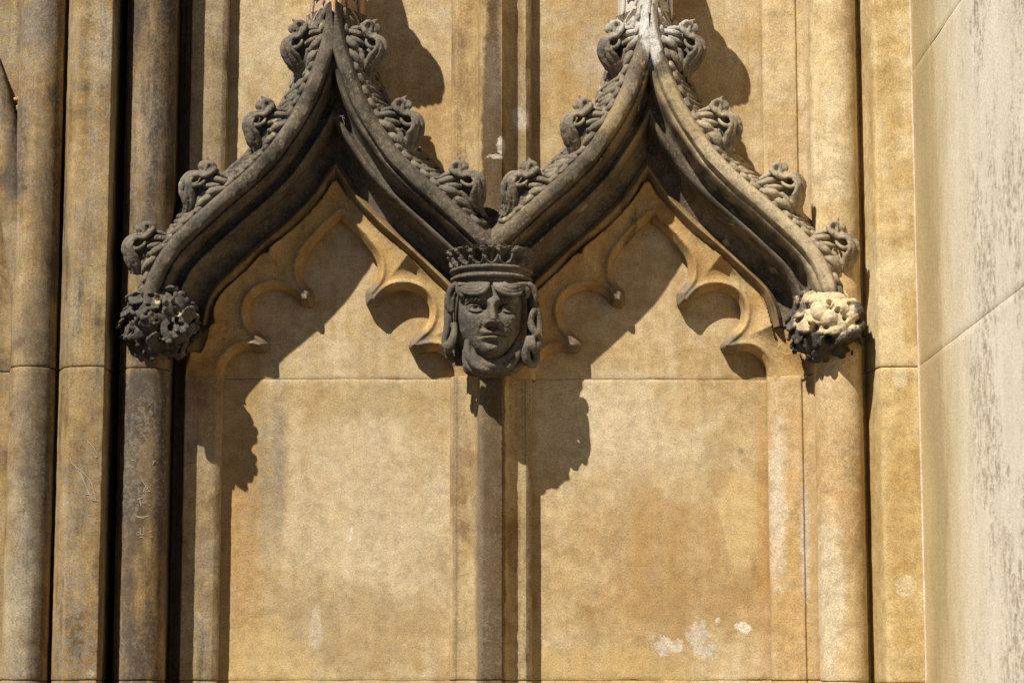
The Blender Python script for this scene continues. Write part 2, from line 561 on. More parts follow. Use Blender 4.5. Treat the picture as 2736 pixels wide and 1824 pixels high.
m_hood_r = crust('half cleaned hood stone', .9, 0.12, (0.105, 0.085, 0.06), patches=(
    *(((0.50, 0.40, 0.25) if q > 2 else (0.42, 0.32, 0.18), .95, xz(px, py, 236), .037, .037, dict(soft=.35, wob=.45, freq=26)) for q, (px, py) in enumerate(
        ((1790, 235), (1822, 300), (1856, 355), (1893, 404), (1935, 450), (1980, 492), (2028, 530), (2076, 568), (2120, 606), (2158, 648), (2185, 690), (2206, 738)))),
    ((0.34, 0.25, 0.13), .7, xz(1655, 330, 200), .05, .15, dict(soft=.4, wob=.7, freq=16, rot=28)),
    ((0.66, 0.63, 0.57), .95, xz(1741, 75, 200), .034, .10, dict(soft=.15, wob=.5, freq=20)),
))
m_leaf_l = crust('soot black carved leaf', .8, 0.12, (0.125, 0.108, 0.086))
m_leaf_r = crust('weathered carved leaf', .9, 0.2, (0.155, 0.13, 0.097), patches=(
    ((0.50, 0.47, 0.41), .8, xz(1741, 75, 160), .12, .045, dict(soft=.4, wob=.8, freq=20)),
    *(((0.42, 0.34, 0.22), .75, xz(px, py, 170), .055, .05, dict(soft=.5, wob=.9, freq=22)) for px, py in ((1900, 330), (2000, 445), (2075, 500), (2150, 560), (2200, 610), (2240, 700))),
))
m_head = crust('soot darkened sculpture stone', .55, 0.0, (0.108, 0.094, 0.075))
m_boss_l = crust('black carved foliage', .4, 0.0, (0.066, 0.060, 0.053), patches=(
    ((0.55, 0.45, 0.28), .9, xz(418, 800, 264), .007, .010, dict(soft=.2, wob=.4, freq=60)),
    ((0.55, 0.45, 0.28), .9, xz(470, 832, 264), .008, .007, dict(soft=.2, wob=.4, freq=60)),
    ((0.45, 0.36, 0.22), .8, xz(407, 850, 264), .013, .006, dict(soft=.2, wob=.4, freq=60)),
))
m_boss_r = crust('broken carved foliage', .4, 0.05, (0.06, 0.053, 0.047), patches=(
    ((0.66, 0.54, 0.34), 1., xz(2222, 838, 264), .068, .050, dict(soft=.10, wob=.5, freq=22)),
    ((0.60, 0.46, 0.27), .9, xz(2170, 850, 264), .038, .030, dict(soft=.2, wob=.6, freq=22)),
    ((0.60, 0.47, 0.27), .9, xz(2220, 785, 264), .085, .022, dict(soft=.3, wob=.6, freq=22)),
))
m_stem_l = stone('pink renewed stone', 0.4, a=(0.36, 0.22, 0.13), b=(0.44, 0.29, 0.18), c=(0.52, 0.38, 0.26), grey=.2, streak=.1)
m_rib = stone('salmon stone', 0.4, a=(0.50, 0.24, 0.10), b=(0.56, 0.29, 0.13), c=(0.58, 0.36, 0.2), grey=.0, streak=.1)
m_stem_r = stone('limewashed stone', 0.1, a=(0.40, 0.34, 0.26), b=(0.56, 0.50, 0.41), c=(0.64, 0.60, 0.53), grey=.3, streak=.2)
m_pink = stone('pink mortar', 0.3, a=(0.5, 0.38, 0.28), b=(0.58, 0.45, 0.34), c=(0.64, 0.52, 0.41), grey=0)


def side_wall_mat():
    k = NT('bleached ashlar with black runs')
    # the stain bands run vertically at fixed depths along the wall (world Y)
    sp = k.n('ShaderNodeSeparateXYZ'); k.put(sp.inputs[0], k.pos)
    y = sp.outputs[1]
    wob = k.math('MULTIPLY', k.math('SUBTRACT', k.noise(1.4, 6, .65, stretch=(1, 1, .6)), .5), .75)
    wob2 = k.math('MULTIPLY', k.math('SUBTRACT', k.noise(14, 6, .7, stretch=(1, 1, .35), off=4), .5), .22)
    yy = k.math('ADD', k.math('ADD', y, wob), wob2)
    f = k.math('MULTIPLY', yy, -1.0)
    col = k.ramp(f, [(0.22, (0.56, 0.43, 0.22)), (0.32, (0.47, 0.36, 0.19)), (0.45, (0.50, 0.385, 0.205)), (0.56, (0.66, 0.54, 0.34)), (0.72, (0.78, 0.68, 0.50)), (1.0, (0.84, 0.755, 0.61))])
    st = k.step(k.noise(2.4, 8, .74, stretch=(1, 1.5, 1.2), off=4.3), .46, .55)
    fine = k.step(k.noise(42, 8, .85, stretch=(1, .8, .75), off=3), .46, .58)
    band = k.step(f, .72, .98)
    col = k.mix(k.math('MULTIPLY', k.math('MULTIPLY', st, fine), k.math('MULTIPLY', band, .90)), col, (0.35, 0.275, 0.17))
    n2 = k.noise(12, 6, .7, stretch=(1, 1, .4), off=9)
    col = k.mix(1.0, col, k.ramp(n2, [(.3, (.87, .86, .83)), (.7, (1.06, 1.06, 1.06))]), 'MULTIPLY')
    return k.finish(col, .4, 230)


m_side = side_wall_mat()
m_chalk = NT('scratched stone'); m_chalk.put(m_chalk.b.inputs['Base Color'], (.50, .42, .30, 1)); m_chalk = m_chalk.m
m_web = NT('dusty thread'); m_web.put(m_web.b.inputs['Base Color'], (.25, .21, .16, 1)); m_web = m_web.m
m_ground = stone('trodden earth', .5, a=(.045, .035, .02), b=(.06, .048, .03), c=(.075, .06, .04), grey=0)

# ---------------------------------------------------------------- frame of reference
Z0, Z1 = -1.5, 2.6
XC_L = 0.5 * (atx(871, 66, 178) + atx(917, 61, 178))
PITCHX = atx(1734, 583, 15) - atx(907, 583, 15)
XC_R = XC_L + PITCHX
XM = 0.5 * (XC_L + XC_R)          # mullion axis
TC_L = atx(907.5, 800, 25)        # centre of the cusped opening
ROW = 1100


def round_profile(P, r):
    """round the corners of an open polyline (x, h) in mm"""
    P = [np.array(p, float) for p in P]
    out = [P[0]]
    for i in range(1, len(P) - 1):
        a, b, c = P[i - 1], P[i], P[i + 1]
        la, lc = np.linalg.norm(a - b), np.linalg.norm(c - b)
        rr = min(r, la * .45, lc * .45)
        p, q = b + (a - b) / la * rr, b + (c - b) / lc * rr
        for t in (0, .33, .67, 1):
            out.append((1 - t) ** 2 * p + 2 * t * (1 - t) * b + t * t * q)
    out.append(P[-1])
    return np.array(out)


def extrude(prof, z0, z1, dz=0.012, wear=0.8, seed=0.0, bev=2.2, ends=(True, True), nosub=False):
    """prof: rows (X metres, h mm); upright moulding with softly chamfered bed joints"""
    P = np.array([(x, -h / 1000.0) for x, h in prof])
    # refine long flats a little so the wear can show on the arrises
    Q = [P[0]]
    for a, b in zip(P[:-1], P[1:]):
        m = max(1, int(np.linalg.norm(b - a) / 0.02))
        if nosub: m = 1
        for k in range(1, m + 1):
            Q.append(a + (b - a) * k / m)
    P = np.array(Q)
    T = np.gradient(P, axis=0); T /= np.linalg.norm(T, axis=1)[:, None] + 1e-9
    N = np.stack([T[:, 1], -T[:, 0]], 1)          # points out of the stone for left-to-right profiles
    if N[:, 1].mean() > 0:
        N = -N
    turn = np.zeros(len(P))
    dv = np.diff(P, axis=0)
    an = np.arctan2(dv[:, 1], dv[:, 0])
    da = np.abs((np.diff(an) + math.pi) % (2 * math.pi) - math.pi)
    turn[1:-1] = np.clip(da / R(16), 0, 1)
    turn = np.maximum.reduce([turn, np.r_[turn[1:], 0] * .5, np.r_[0, turn[:-1]] * .5])
    if len(P) > 40 and turn.mean() > .4:
        turn[:] = 0
    zs = [z0, z0 + .0015, z0 + .005] + list(np.linspace(z0 + .015, z1 - .015, max(2, int((z1 - z0) / dz)))) + [z1 - .005, z1 - .0015, z1]
    V, Fc = [], []
    n = len(P)
    for i, z in enumerate(zs):
        ins = 0.0
        if ends[0] and i < 2: ins = bev * (1.0, .45)[i]
        if ends[1] and i >= len(zs) - 2: ins = bev * (.45, 1.0)[i - len(zs) + 2]
        for j in range(n):
            d = wear * mnoise.noise(Vector((P[j, 0] * 30 + seed, P[j, 1] * 30, z * 22))) + .8 * wear * mnoise.noise(Vector((P[j, 0] * 90, P[j, 1] * 90 + seed, z * 70)))
            if turn[j] > .05:
                d -= turn[j] * 5.5 * max(0.0, mnoise.noise(Vector((P[j, 0] * 14 + seed, 3.0, z * 13))) + .35 * mnoise.noise(Vector((P[j, 0] * 20, seed, z * 60))) - .22)
                d -= turn[j] * 1.0 * (mnoise.noise(Vector((seed, P[j, 0] * 30, z * 45))) > .2)
            q = P[j] + N[j] * (d - ins) / 1000.0
            jz = z
            if (i < 3 and ends[0]) or (i >= len(zs) - 3 and ends[1]):
                jz = z + .0022 * mnoise.noise(Vector((q[0] * 22, round(z * 40) * 1.7, 0)))
            V.append((q[0], q[1], jz))
    for i in range(len(zs) - 1):
        for j in range(n - 1):
            a = i * n + j
            Fc.append((a, a + 1, a + n + 1, a + n))
    Fc.append(tuple(range(n))[::-1])
    Fc.append(tuple((len(zs) - 1) * n + j for j in range(n)))
    return mesh_from(V, Fc)


def px_profile(rows, y=ROW, r=4.0):
    """rows (px, h mm) read off the photo at image row y"""
    pts = [(atx(px, y, h) * 1000.0, h) for px, h in rows]
    P = round_profile(pts, r)
    return [(x / 1000.0, h) for x, h in P]


def column(name, prof, label, cat, mat, joints, z0=Z0, z1=Z1, group=None, part='stone_block', skip=None, seed=0.0, **kw):
    """an upright moulding as a thing of stacked blocks; joints = world z of the bed joints"""
    xs = [p[0] for p in prof]
    t = empty(name, (sum(xs) / len(xs), 0, z0), label, cat, group)
    zz = [z0] + sorted(joints) + [z1]
    for i, (a, b) in enumerate(zip(zz[:-1], zz[1:])):
        if skip and skip[0] < (a + b) / 2 < skip[1]:
            continue
        me = extrude(prof, a + .0009, b - .0009, seed=seed + i * 3.3, **kw)
        link(part, me, mat, t, angle=38)
    return t


ZJ_PANEL = atz(900, 1012, 0)
ZB_PANEL = atz(900, 1817, 0)

# ---------------------------------------------------------------- setting: ground
gme = mesh_from([(-60, -80, Z0), (60, -80, Z0), (60, 6, Z0), (-60, 6, Z0)], [(0, 1, 2, 3)])
g = link('ground', gme, m_ground, smooth=False)
g['kind'] = 'structure'; g['label'] = 'dark trodden earth in front of the wall'; g['category'] = 'ground'

# ---------------------------------------------------------------- the wall behind everything
def slab(x0, x1, z0, z1, y0, th, seed, step=.02, amp=1.1, bev=2.0):
    nx, nz = max(2, int((x1 - x0) / step)), max(2, int((z1 - z0) / step))
    xs = np.r_[x0, x0 + .003, np.linspace(x0 + .012, x1 - .012, nx), x1 - .003, x1]
    zs = np.r_[z0, z0 + .003, np.linspace(z0 + .012, z1 - .012, nz), z1 - .003, z1]
    V, Fc = [], []
    for iz, z in enumerate(zs):
        for ix, x in enumerate(xs):
            e = bev if (iz in (0, len(zs) - 1) or ix in (0, len(xs) - 1)) else 0
            d = amp * mnoise.noise(Vector((x * 9 + seed, 0, z * 9))) + .4 * amp * mnoise.noise(Vector((x * 40, seed, z * 40)))
            zz_ = z
            if iz < 2 or iz >= len(zs) - 2:
                zz_ += .0020 * mnoise.noise(Vector((x * 20, round(z * 40) * 1.7, 0))) + .0012 * mnoise.noise(Vector((x * 75, round(z * 40) * 1.7, 0)))
                e *= .4 + 1.6 * max(0, mnoise.noise(Vector((x * 12, 8, z * 3))))
            V.append((x, y0 - (d - e) / 1000, zz_))
    n = len(xs)
    for iz in range(len(zs) - 1):
        for ix in range(n - 1):
            a = iz * n + ix
            Fc.append((a, a + 1, a + n + 1, a + n))
    b = len(V)
    V += [(x0, y0 + th, z0), (x1, y0 + th, z0), (x1, y0 + th, z1), (x0, y0 + th, z1)]
    nz_ = len(zs)
    bot = list(range(n)); top = [(nz_ - 1) * n + i for i in range(n)]
    lef = [i * n for i in range(nz_)]; rig = [i * n + n - 1 for i in range(nz_)]
    Fc += [tuple(bot + [b + 1, b]), tuple(top + [b + 2, b + 3]), tuple(lef + [b + 3, b]), tuple(rig + [b + 2, b + 1]), (b, b + 1, b + 2, b + 3)]
    return mesh_from(V, Fc)


bk = link('core_wall', mesh_from([(-3, .05, Z0), (3, .05, Z0), (3, .05, Z1), (-3, .05, Z1), (-3, .4, Z0), (3, .4, Z0), (3, .4, Z1), (-3, .4, Z1)],
          [(0, 1, 2, 3), (4, 5, 6, 7), (0, 1, 5, 4), (2, 3, 7, 6), (1, 2, 6, 5), (0, 3, 7, 4)]), m_back, smooth=False)
bk['kind'] = 'structure'; bk['label'] = 'rubble core of the wall behind the facing stones'; bk['category'] = 'wall'

for tag_, xc, ml, lab in (('l', XC_L, m_panel_l, 'left recessed stone panel with grey soot runs under the darker ogee arch'),
                          ('r', XC_R, m_panel_r, 'right recessed stone panel with flaking white patches near its foot')):
    t = empty('wall_panel', (xc, 0, Z0), lab, 'wall panel', 'recessed panels under the two arches')
    x0, x1 = xc - .325, xc + .325
    link('lower_block', slab(x0, x1, ZB_PANEL + .0006, ZJ_PANEL - .0006, 0, .05, 3.0 + xc), ml, t, angle=40)
    link('foot_block', slab(x0, x1, Z0, ZB_PANEL - .0006, 0, .05, 1.0 + xc), ml, t, angle=40)
    link('head_block', slab(x0, x1, ZJ_PANEL + .0006, Z1, 0, .05, 5.0 + xc), ml, t, angle=40)

# ---------------------------------------------------------------- mullion and jambs
def mull_half():
    return [(-110, -6), (-109, 32), (-106, 37), (-93, 52), (-90, 51), (-78, 52), (-62, 57), (-47, 68), (-37, 84), (-32, 104), (-29, 112)]


mp = mull_half()
mp = mp + [(-x, h) for x, h in mp[::-1]]
prof = [(x / 1000 + XM, h) for x, h in round_profile([(x, h) for x, h in mp], 2.5)]
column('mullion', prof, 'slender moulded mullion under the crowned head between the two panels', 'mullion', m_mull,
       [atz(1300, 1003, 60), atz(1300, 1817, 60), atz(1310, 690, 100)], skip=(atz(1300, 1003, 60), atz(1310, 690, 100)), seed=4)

jl = px_profile([(596, -6), (594, 30), (592, 37), (577, 48), (556, 53), (524, 60), (494, 70), (492, 66), (489, 10), (478, -6)][::-1], r=2.5)
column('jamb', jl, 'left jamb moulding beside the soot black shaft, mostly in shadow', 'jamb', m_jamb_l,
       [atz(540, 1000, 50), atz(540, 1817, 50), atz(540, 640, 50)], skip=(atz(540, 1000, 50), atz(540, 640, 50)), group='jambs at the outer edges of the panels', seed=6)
jr = px_profile([(2049, -6), (2050, 32), (2053, 37), (2066, 46), (2088, 52), (2136, 66), (2142, 67), (2145, 60), (2160, 66), (2173, 82), (2184, 104), (2200, 104), (2204, -6)], r=2.5)
column('jamb', jr, 'right jamb moulding in full sun beside the pale round shaft', 'jamb', m_jamb_r,
       [atz(2100, 1003, 50), atz(2100, 1817, 50), atz(2100, 640, 50)], skip=(atz(2100, 1003, 50), atz(2100, 640, 50)), group='jambs at the outer edges of the panels', seed=8)

_z0, _z1 = atz(2100, 1003, 50), atz(2100, 640, 50)
_j = [o for o in bpy.data.objects if o.name.startswith('jamb') and o.get('label')][-1]
link('outer_strip', extrude(px_profile([(2145, -6), (2146, 60), (2160, 66), (2173, 82), (2184, 104), (2200, 104), (2204, -6)], r=2.5), _z0 + .0009, _z1 - .0009, seed=31), m_jamb_r, _j, angle=38)


def shaft_prof(cx, ch, rad, fillet=0, gl=-1, a0=-112, a1=112):
    P = []
    if fillet:
        P += [(cx - rad - fillet, 0), (cx - rad - fillet, ch + 2), (cx - rad + 1, ch + 8)]
    for a in range(a0, a1 + 1, 8):
        P.append((cx + rad * math.sin(R(a)), ch + rad * math.cos(R(a))))
    P = [(P[0][0], -6)] + P + [(P[-1][0], -6)]
    return [(x / 1000, h) for x, h in P]


def shaft_at(pl, pr, ch, y=ROW):
    l, r = atx(pl, y, ch) * 1000, atx(pr, y, ch) * 1000
    return 0.5 * (l + r), 0.5 * (r - l)


cx2, r2 = shaft_at(322, 452, 127)
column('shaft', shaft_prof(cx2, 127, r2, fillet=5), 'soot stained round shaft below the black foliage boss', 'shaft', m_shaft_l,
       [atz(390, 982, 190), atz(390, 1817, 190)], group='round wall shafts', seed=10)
cx1, r1 = shaft_at(24, 146, 150)
column('shaft', shaft_prof(cx1, 150, r1), 'leftmost round shaft, grey flecked, at the edge of the photo', 'shaft', m_shaft_far,
       [atz(91, 978, 210), atz(91, 1817, 210)], group='round wall shafts', seed=12)
cx3, r3 = shaft_at(2178, 2306, 127)
column('shaft', shaft_prof(cx3, 127, r3), 'pale cream round shaft under the broken boss, right side', 'shaft', m_shaft_r,
       [atz(2240, 1820, 190)], group='round wall shafts', seed=14)

pl_ = px_profile([(132, -6), (132, 122), (150, 124), (166, 212), (186, 236), (276, 236), (316, 120), (318, -6)], r=3)
# keep the right flank square to the wall
pl_ = [(min(x, pl_[-1][0]), h) for x, h in pl_]
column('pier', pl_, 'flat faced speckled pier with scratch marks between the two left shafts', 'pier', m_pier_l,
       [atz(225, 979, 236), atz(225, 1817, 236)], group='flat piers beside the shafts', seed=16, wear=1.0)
pr_ = px_profile([(2290, -6), (2290, 96), (2313, 100), (2352, 222), (2360, 230), (2470, 230), (2480, -6)], r=3)
column('pier', pr_, 'flat yellow pier beside the pale shaft against the bleached side wall', 'pier', m_pier_r,
       [atz(2400, 980, 230), atz(2400, 1825, 230)], group='flat piers beside the shafts', seed=18)
# strip left of the far shaft
sp_ = px_profile([(-900, -6), (-900, 112), (40, 112), (60, -6)], r=3)
column('pilaster_strip', sp_, 'flat ochre strip of wall at the very left edge behind the leftmost shaft', 'pilaster', m_pier_l,
       [atz(10, 994, 112), atz(10, 1817, 112)], seed=20)

# ---------------------------------------------------------------- bleached side wall coming forward on the right
XS = atx(2459, ROW, 230)
t = empty('side_wall', (XS + .2, -.8, Z0), 'bleached side wall with black runs projecting forward at the right', 'wall')
zj = [atz(2456, 977, 230), atz(2438, 192, 230)]
zz = [Z0] + zj + [Z1]
for i, (a, b) in enumerate(zip(zz[:-1], zz[1:])):
    a += .0006; b -= .0006
    ys = np.linspace(-.10, -2.0, 70); zs = np.r_[a, a + .004, np.linspace(a + .02, b - .02, 24), b - .004, b]
    V, Fc = [], []
    for iz, z in enumerate(zs):
        for y in ys:
            d = 1.6 * mnoise.noise(Vector((y * 6, 3 + i, z * 6))) + .5 * mnoise.noise(Vector((y * 30, 9, z * 30)))
            e = 1.0 if iz in (0, len(zs) - 1) else 0
            V.append((XS + (d + e) / 1000, y, z))
    n = len(ys)
    for iz in range(len(zs) - 1):
        for k in range(n - 1):
            q = iz * n + k
            Fc.append((q, q + 1, q + n + 1, q + n))
    b0 = len(V)
    V += [(XS + .5, -.10, a), (XS + .5, -2.0, a), (XS + .5, -2.0, b), (XS + .5, -.10, b)]
    m_ = len(zs)
    Fc += [tuple(list(range(n)) + [b0 + 1, b0]), tuple([(m_ - 1) * n + k for k in range(n)] + [b0 + 2, b0 + 3]),
           tuple([k * n for k in range(m_)] + [b0 + 3, b0]), tuple([k * n + n - 1 for k in range(m_)] + [b0 + 2, b0 + 1]), (b0, b0 + 1, b0 + 2, b0 + 3)]
    link('stone_block', mesh_from(V, Fc), m_side, t, angle=40)
c = Clay()
z = Z0
pts = []
while z < Z1:
    pts.append((XS * 1000 - 1, -232, z * 1000, 3.4 + 1.2 * mnoise.noise(Vector((z * 14, 0, 0)))))
    z += .03
c.tube(pts, n=2)
me = mesh_from(np.array(c.v) / 1000, c.f)
link('mortar_joint', me, m_pink, t)

# ---------------------------------------------------------------- neighbouring arch springing at the far left
ctl = [(-120, 20, 110, 44), (-60, 130, 120, 44), (-18, 250, 138, 44), (10, 360, 146, 42), (26, 470, 150, 40), (40, 580, 152, 38), (52, 690, 152, 35), (61, 790, 152, 33), (68, 880, 152, 31), (74, 960, 154, 29)]
P = []
for px, py, h, r in ctl:
    q = at(px, py, h) * 1000
    P.append((q[0], q[1], q[2], r))
c = Clay(); c.tube(P, seg=20, n=6)
me = c.bake(4, 4, 1.2, 25)
o = link('arch_springer', me, m_shaft_far)
o['label'] = 'curved arch moulding at the left edge merging into the leftmost shaft'; o['category'] = 'arch moulding'

# ---------------------------------------------------------------- ogee arches
L1 = [(872, 20), (871, 66), (862, 97), (857, 120), (853, 138), (843, 163), (834, 184), (824, 217), (812, 245), (798, 276), (784, 298), (767, 329), (745, 357), (718, 400),
      (698, 421), (667, 452), (642, 475), (616, 497), (588, 520), (542, 561), (517, 584), (484, 614), (453, 645), (433, 670), (412, 706), (399, 734), (389, 762), (382, 785), (374, 830)]
half = np.array([[XC_L - at(x, y, 178)[0], at(x, y, 178)[2]] for x, y in L1])
half = resample(smooth_line(resample(catmull(half, 6), .012), 6), .007)     # (dx, z) from apex outwards
Tn = np.gradient(half, axis=0); Tn /= np.linalg.norm(Tn, axis=1)[:, None]
# inward normal (towards the opening): rotate the outward-running tangent
Nn = np.stack([-Tn[:, 1] * -1, Tn[:, 0] * -1], 1)
Nn = np.stack([Tn[:, 1], -Tn[:, 0]], 1)
if Nn[len(Nn) // 2, 1] > 0:
    Nn = -Nn
arc = np.r_[0, np.cumsum(np.linalg.norm(np.diff(half, axis=0), axis=1))]
HOOD = [(-60, -5), (-60, 92), (-55, 104), (-45, 118), (-28, 146), (-13, 170), (-4, 186), (-1, 193), (0, 200), (2, 206), (10, 229), (13, 234), (17, 236), (30, 235), (40, 232), (43, 227), (44.5, 214), (46, 208),
        (49, 210), (52, 212), (55, 209), (58, 202), (60, 188), (62, 168), (65, 150), (70, 140), (76, 138), (81, 143), (84, 154), (87, 164), (91, 168), (96, 165), (100, 155), (103, 138), (104, 116), (107, 88), (113, 70), (128, 61), (142, 57), (148, 52), (149, 20)]
FILLET = [(141, 20), (142, 62), (146, 68), (150, 76), (154, 84), (158, 85), (162, 80), (166, 70), (171, 56), (172, 20)]


def hood_point(i, n):
    p = half[i] + Nn[i] * n / 1000.0
    return p


def hood_half(side, xc, lo_lim, hi_lim, PROF=HOOD):
    """side -1 left, +1 right. dx limits: lo_lim (apex plane) and hi_lim (neighbour plane or None)"""
    cols = []
    for n, h in PROF:
        L = half + Nn * n / 1000.0
        L = L.copy()
        # apex mitre
        k = np.where(L[:, 0] < lo_lim)[0]
        if len(k) and k[-1] + 1 < len(L):
            e = k[-1]
            t = (lo_lim - L[e, 0]) / (L[e + 1, 0] - L[e, 0])
            L[:e + 1] = L[e] + (L[e + 1] - L[e]) * t
        if hi_lim is not None:
            k = np.where(L[:, 0] > hi_lim)[0]
            if len(k) and k[0] > 0:
                e = k[0]
                t = (hi_lim - L[e - 1, 0]) / (L[e, 0] - L[e - 1, 0])
                L[e:] = L[e - 1] + (L[e] - L[e - 1]) * t
        cols.append((L, h))
    m = len(half)
    V, Fc = [], []
    for i in range(m):
        for j, (L, h) in enumerate(cols):
            s = arc[i]
            d = .9 * mnoise.noise(Vector((s * 25, j * .35, side * 3 + xc))) + .5 * mnoise.noise(Vector((s * 80, j * .9, side + xc)))
            V.append((xc + side * L[i, 0], -(h + d) / 1000.0, L[i, 1]))
    q = len(cols)
    for i in range(m - 1):
        for j in range(q - 1):
            a = i * q + j
            Fc.append((a, a + 1, a + q + 1, a + q))
    me = mesh_from(V, Fc, fix=False)
    bm = bmesh.new(); bm.from_mesh(me)
    bmesh.ops.remove_doubles(bm, verts=bm.verts, dist=1e-6)
    bmesh.ops.dissolve_degenerate(bm, edges=bm.edges, dist=1e-6)
    bmesh.ops.recalc_face_normals(bm, faces=bm.faces)
    s = sum(f.normal.y * f.calc_area() for f in bm.faces)
    if s > 0:
        bmesh.ops.reverse_faces(bm, faces=bm.faces)
    bm.to_mesh(me); bm.free()
    return me


HI = XM - XC_L
S_END = {}


def leafband(side, xc, hi_lim, seed):
    """running leaf scroll lying in the hollow above the hood's front fillet"""
    rnd = random.Random(seed)
    c = Clay()
    total = arc[-1] * 1000

    def P3(s, n, lift):
        i = int(np.clip(np.searchsorted(arc, s / 1000.0), 1, len(arc) - 1))
        t = (s / 1000 - arc[i - 1]) / (arc[i] - arc[i - 1])
        p = half[i - 1] * (1 - t) + half[i] * t
        nn = Nn[i]
        q = p + nn * n / 1000
        n = n * 1.2
        nn = Nn[i]
        q = p + nn * n / 1000
        h = np.interp(n, [-60, -45, -28, -13, 0], [92, 118, 146, 170, 198]) + lift
        return np.array([(xc + side * q[0]) * 1000, -h, q[1] * 1000]), q[0]

    def stroke(pts, s0):
        rows = []
        for ds, n, r, lift in pts:
            s = s0 + ds
            if s < 2 or s > total - 2:
                return
            p, dx = P3(s, n, lift)
            if dx < .018 or (hi_lim is not None and dx > hi_lim - .006):
                return
            rows.append((*p, r * 1.3))
        c.tube(rows, seg=8, n=4)
    u = 36.0
    s = 22.0
    while s < total:
        j = lambda a: rnd.uniform(-a, a)
        k = rnd.uniform(.9, 1.1)
        # S-shaped stalk that curls into an eye
        stroke([(24 * k, -40, 5.0, 2), (12, -33 + j(2), 6.0, 6), (1, -20 + j(2), 7.0, 9), (-9, -9, 7.0, 9), (-18 * k, -8 + j(2), 6.2, 9), (-23 * k, -16, 5.2, 8), (-18, -24, 4.6, 6)], s)
        # leaf blades following the stalk, tips curling in
        stroke([(-13, -3, 5.0, 2), (-2, -2, 7.2, 5), (10, -3 + j(1.5), 7.6, 6), (20, -9, 6.4, 6), (23, -17 + j(2), 5.0, 4)], s)
        stroke([(3, -13, 4.6, 4), (12, -15 + j(2), 6.2, 7), (22, -23, 6.0, 6), (29, -33, 4.4, 3)], s)
        stroke([(-10, -47, 4.0, 0), (2, -42, 5.2, 2), (14, -39, 5.2, 3), (26, -42, 4.0, 1)], s)
        s += u * k
    # stem ridge along the outer edge
    rows = []
    for q in np.arange(6, total - 4, 9):
        p, dx = P3(q, -46, 1)
        if dx < .018 or (hi_lim is not None and dx > hi_lim - .004):
            continue
        rows.append((*p, 4.2 + rnd.uniform(-.5, .5)))
    if len(rows) > 4:
        c.tube(rows, n=2)
    return c.bake(2.0, 2, .7, 110)


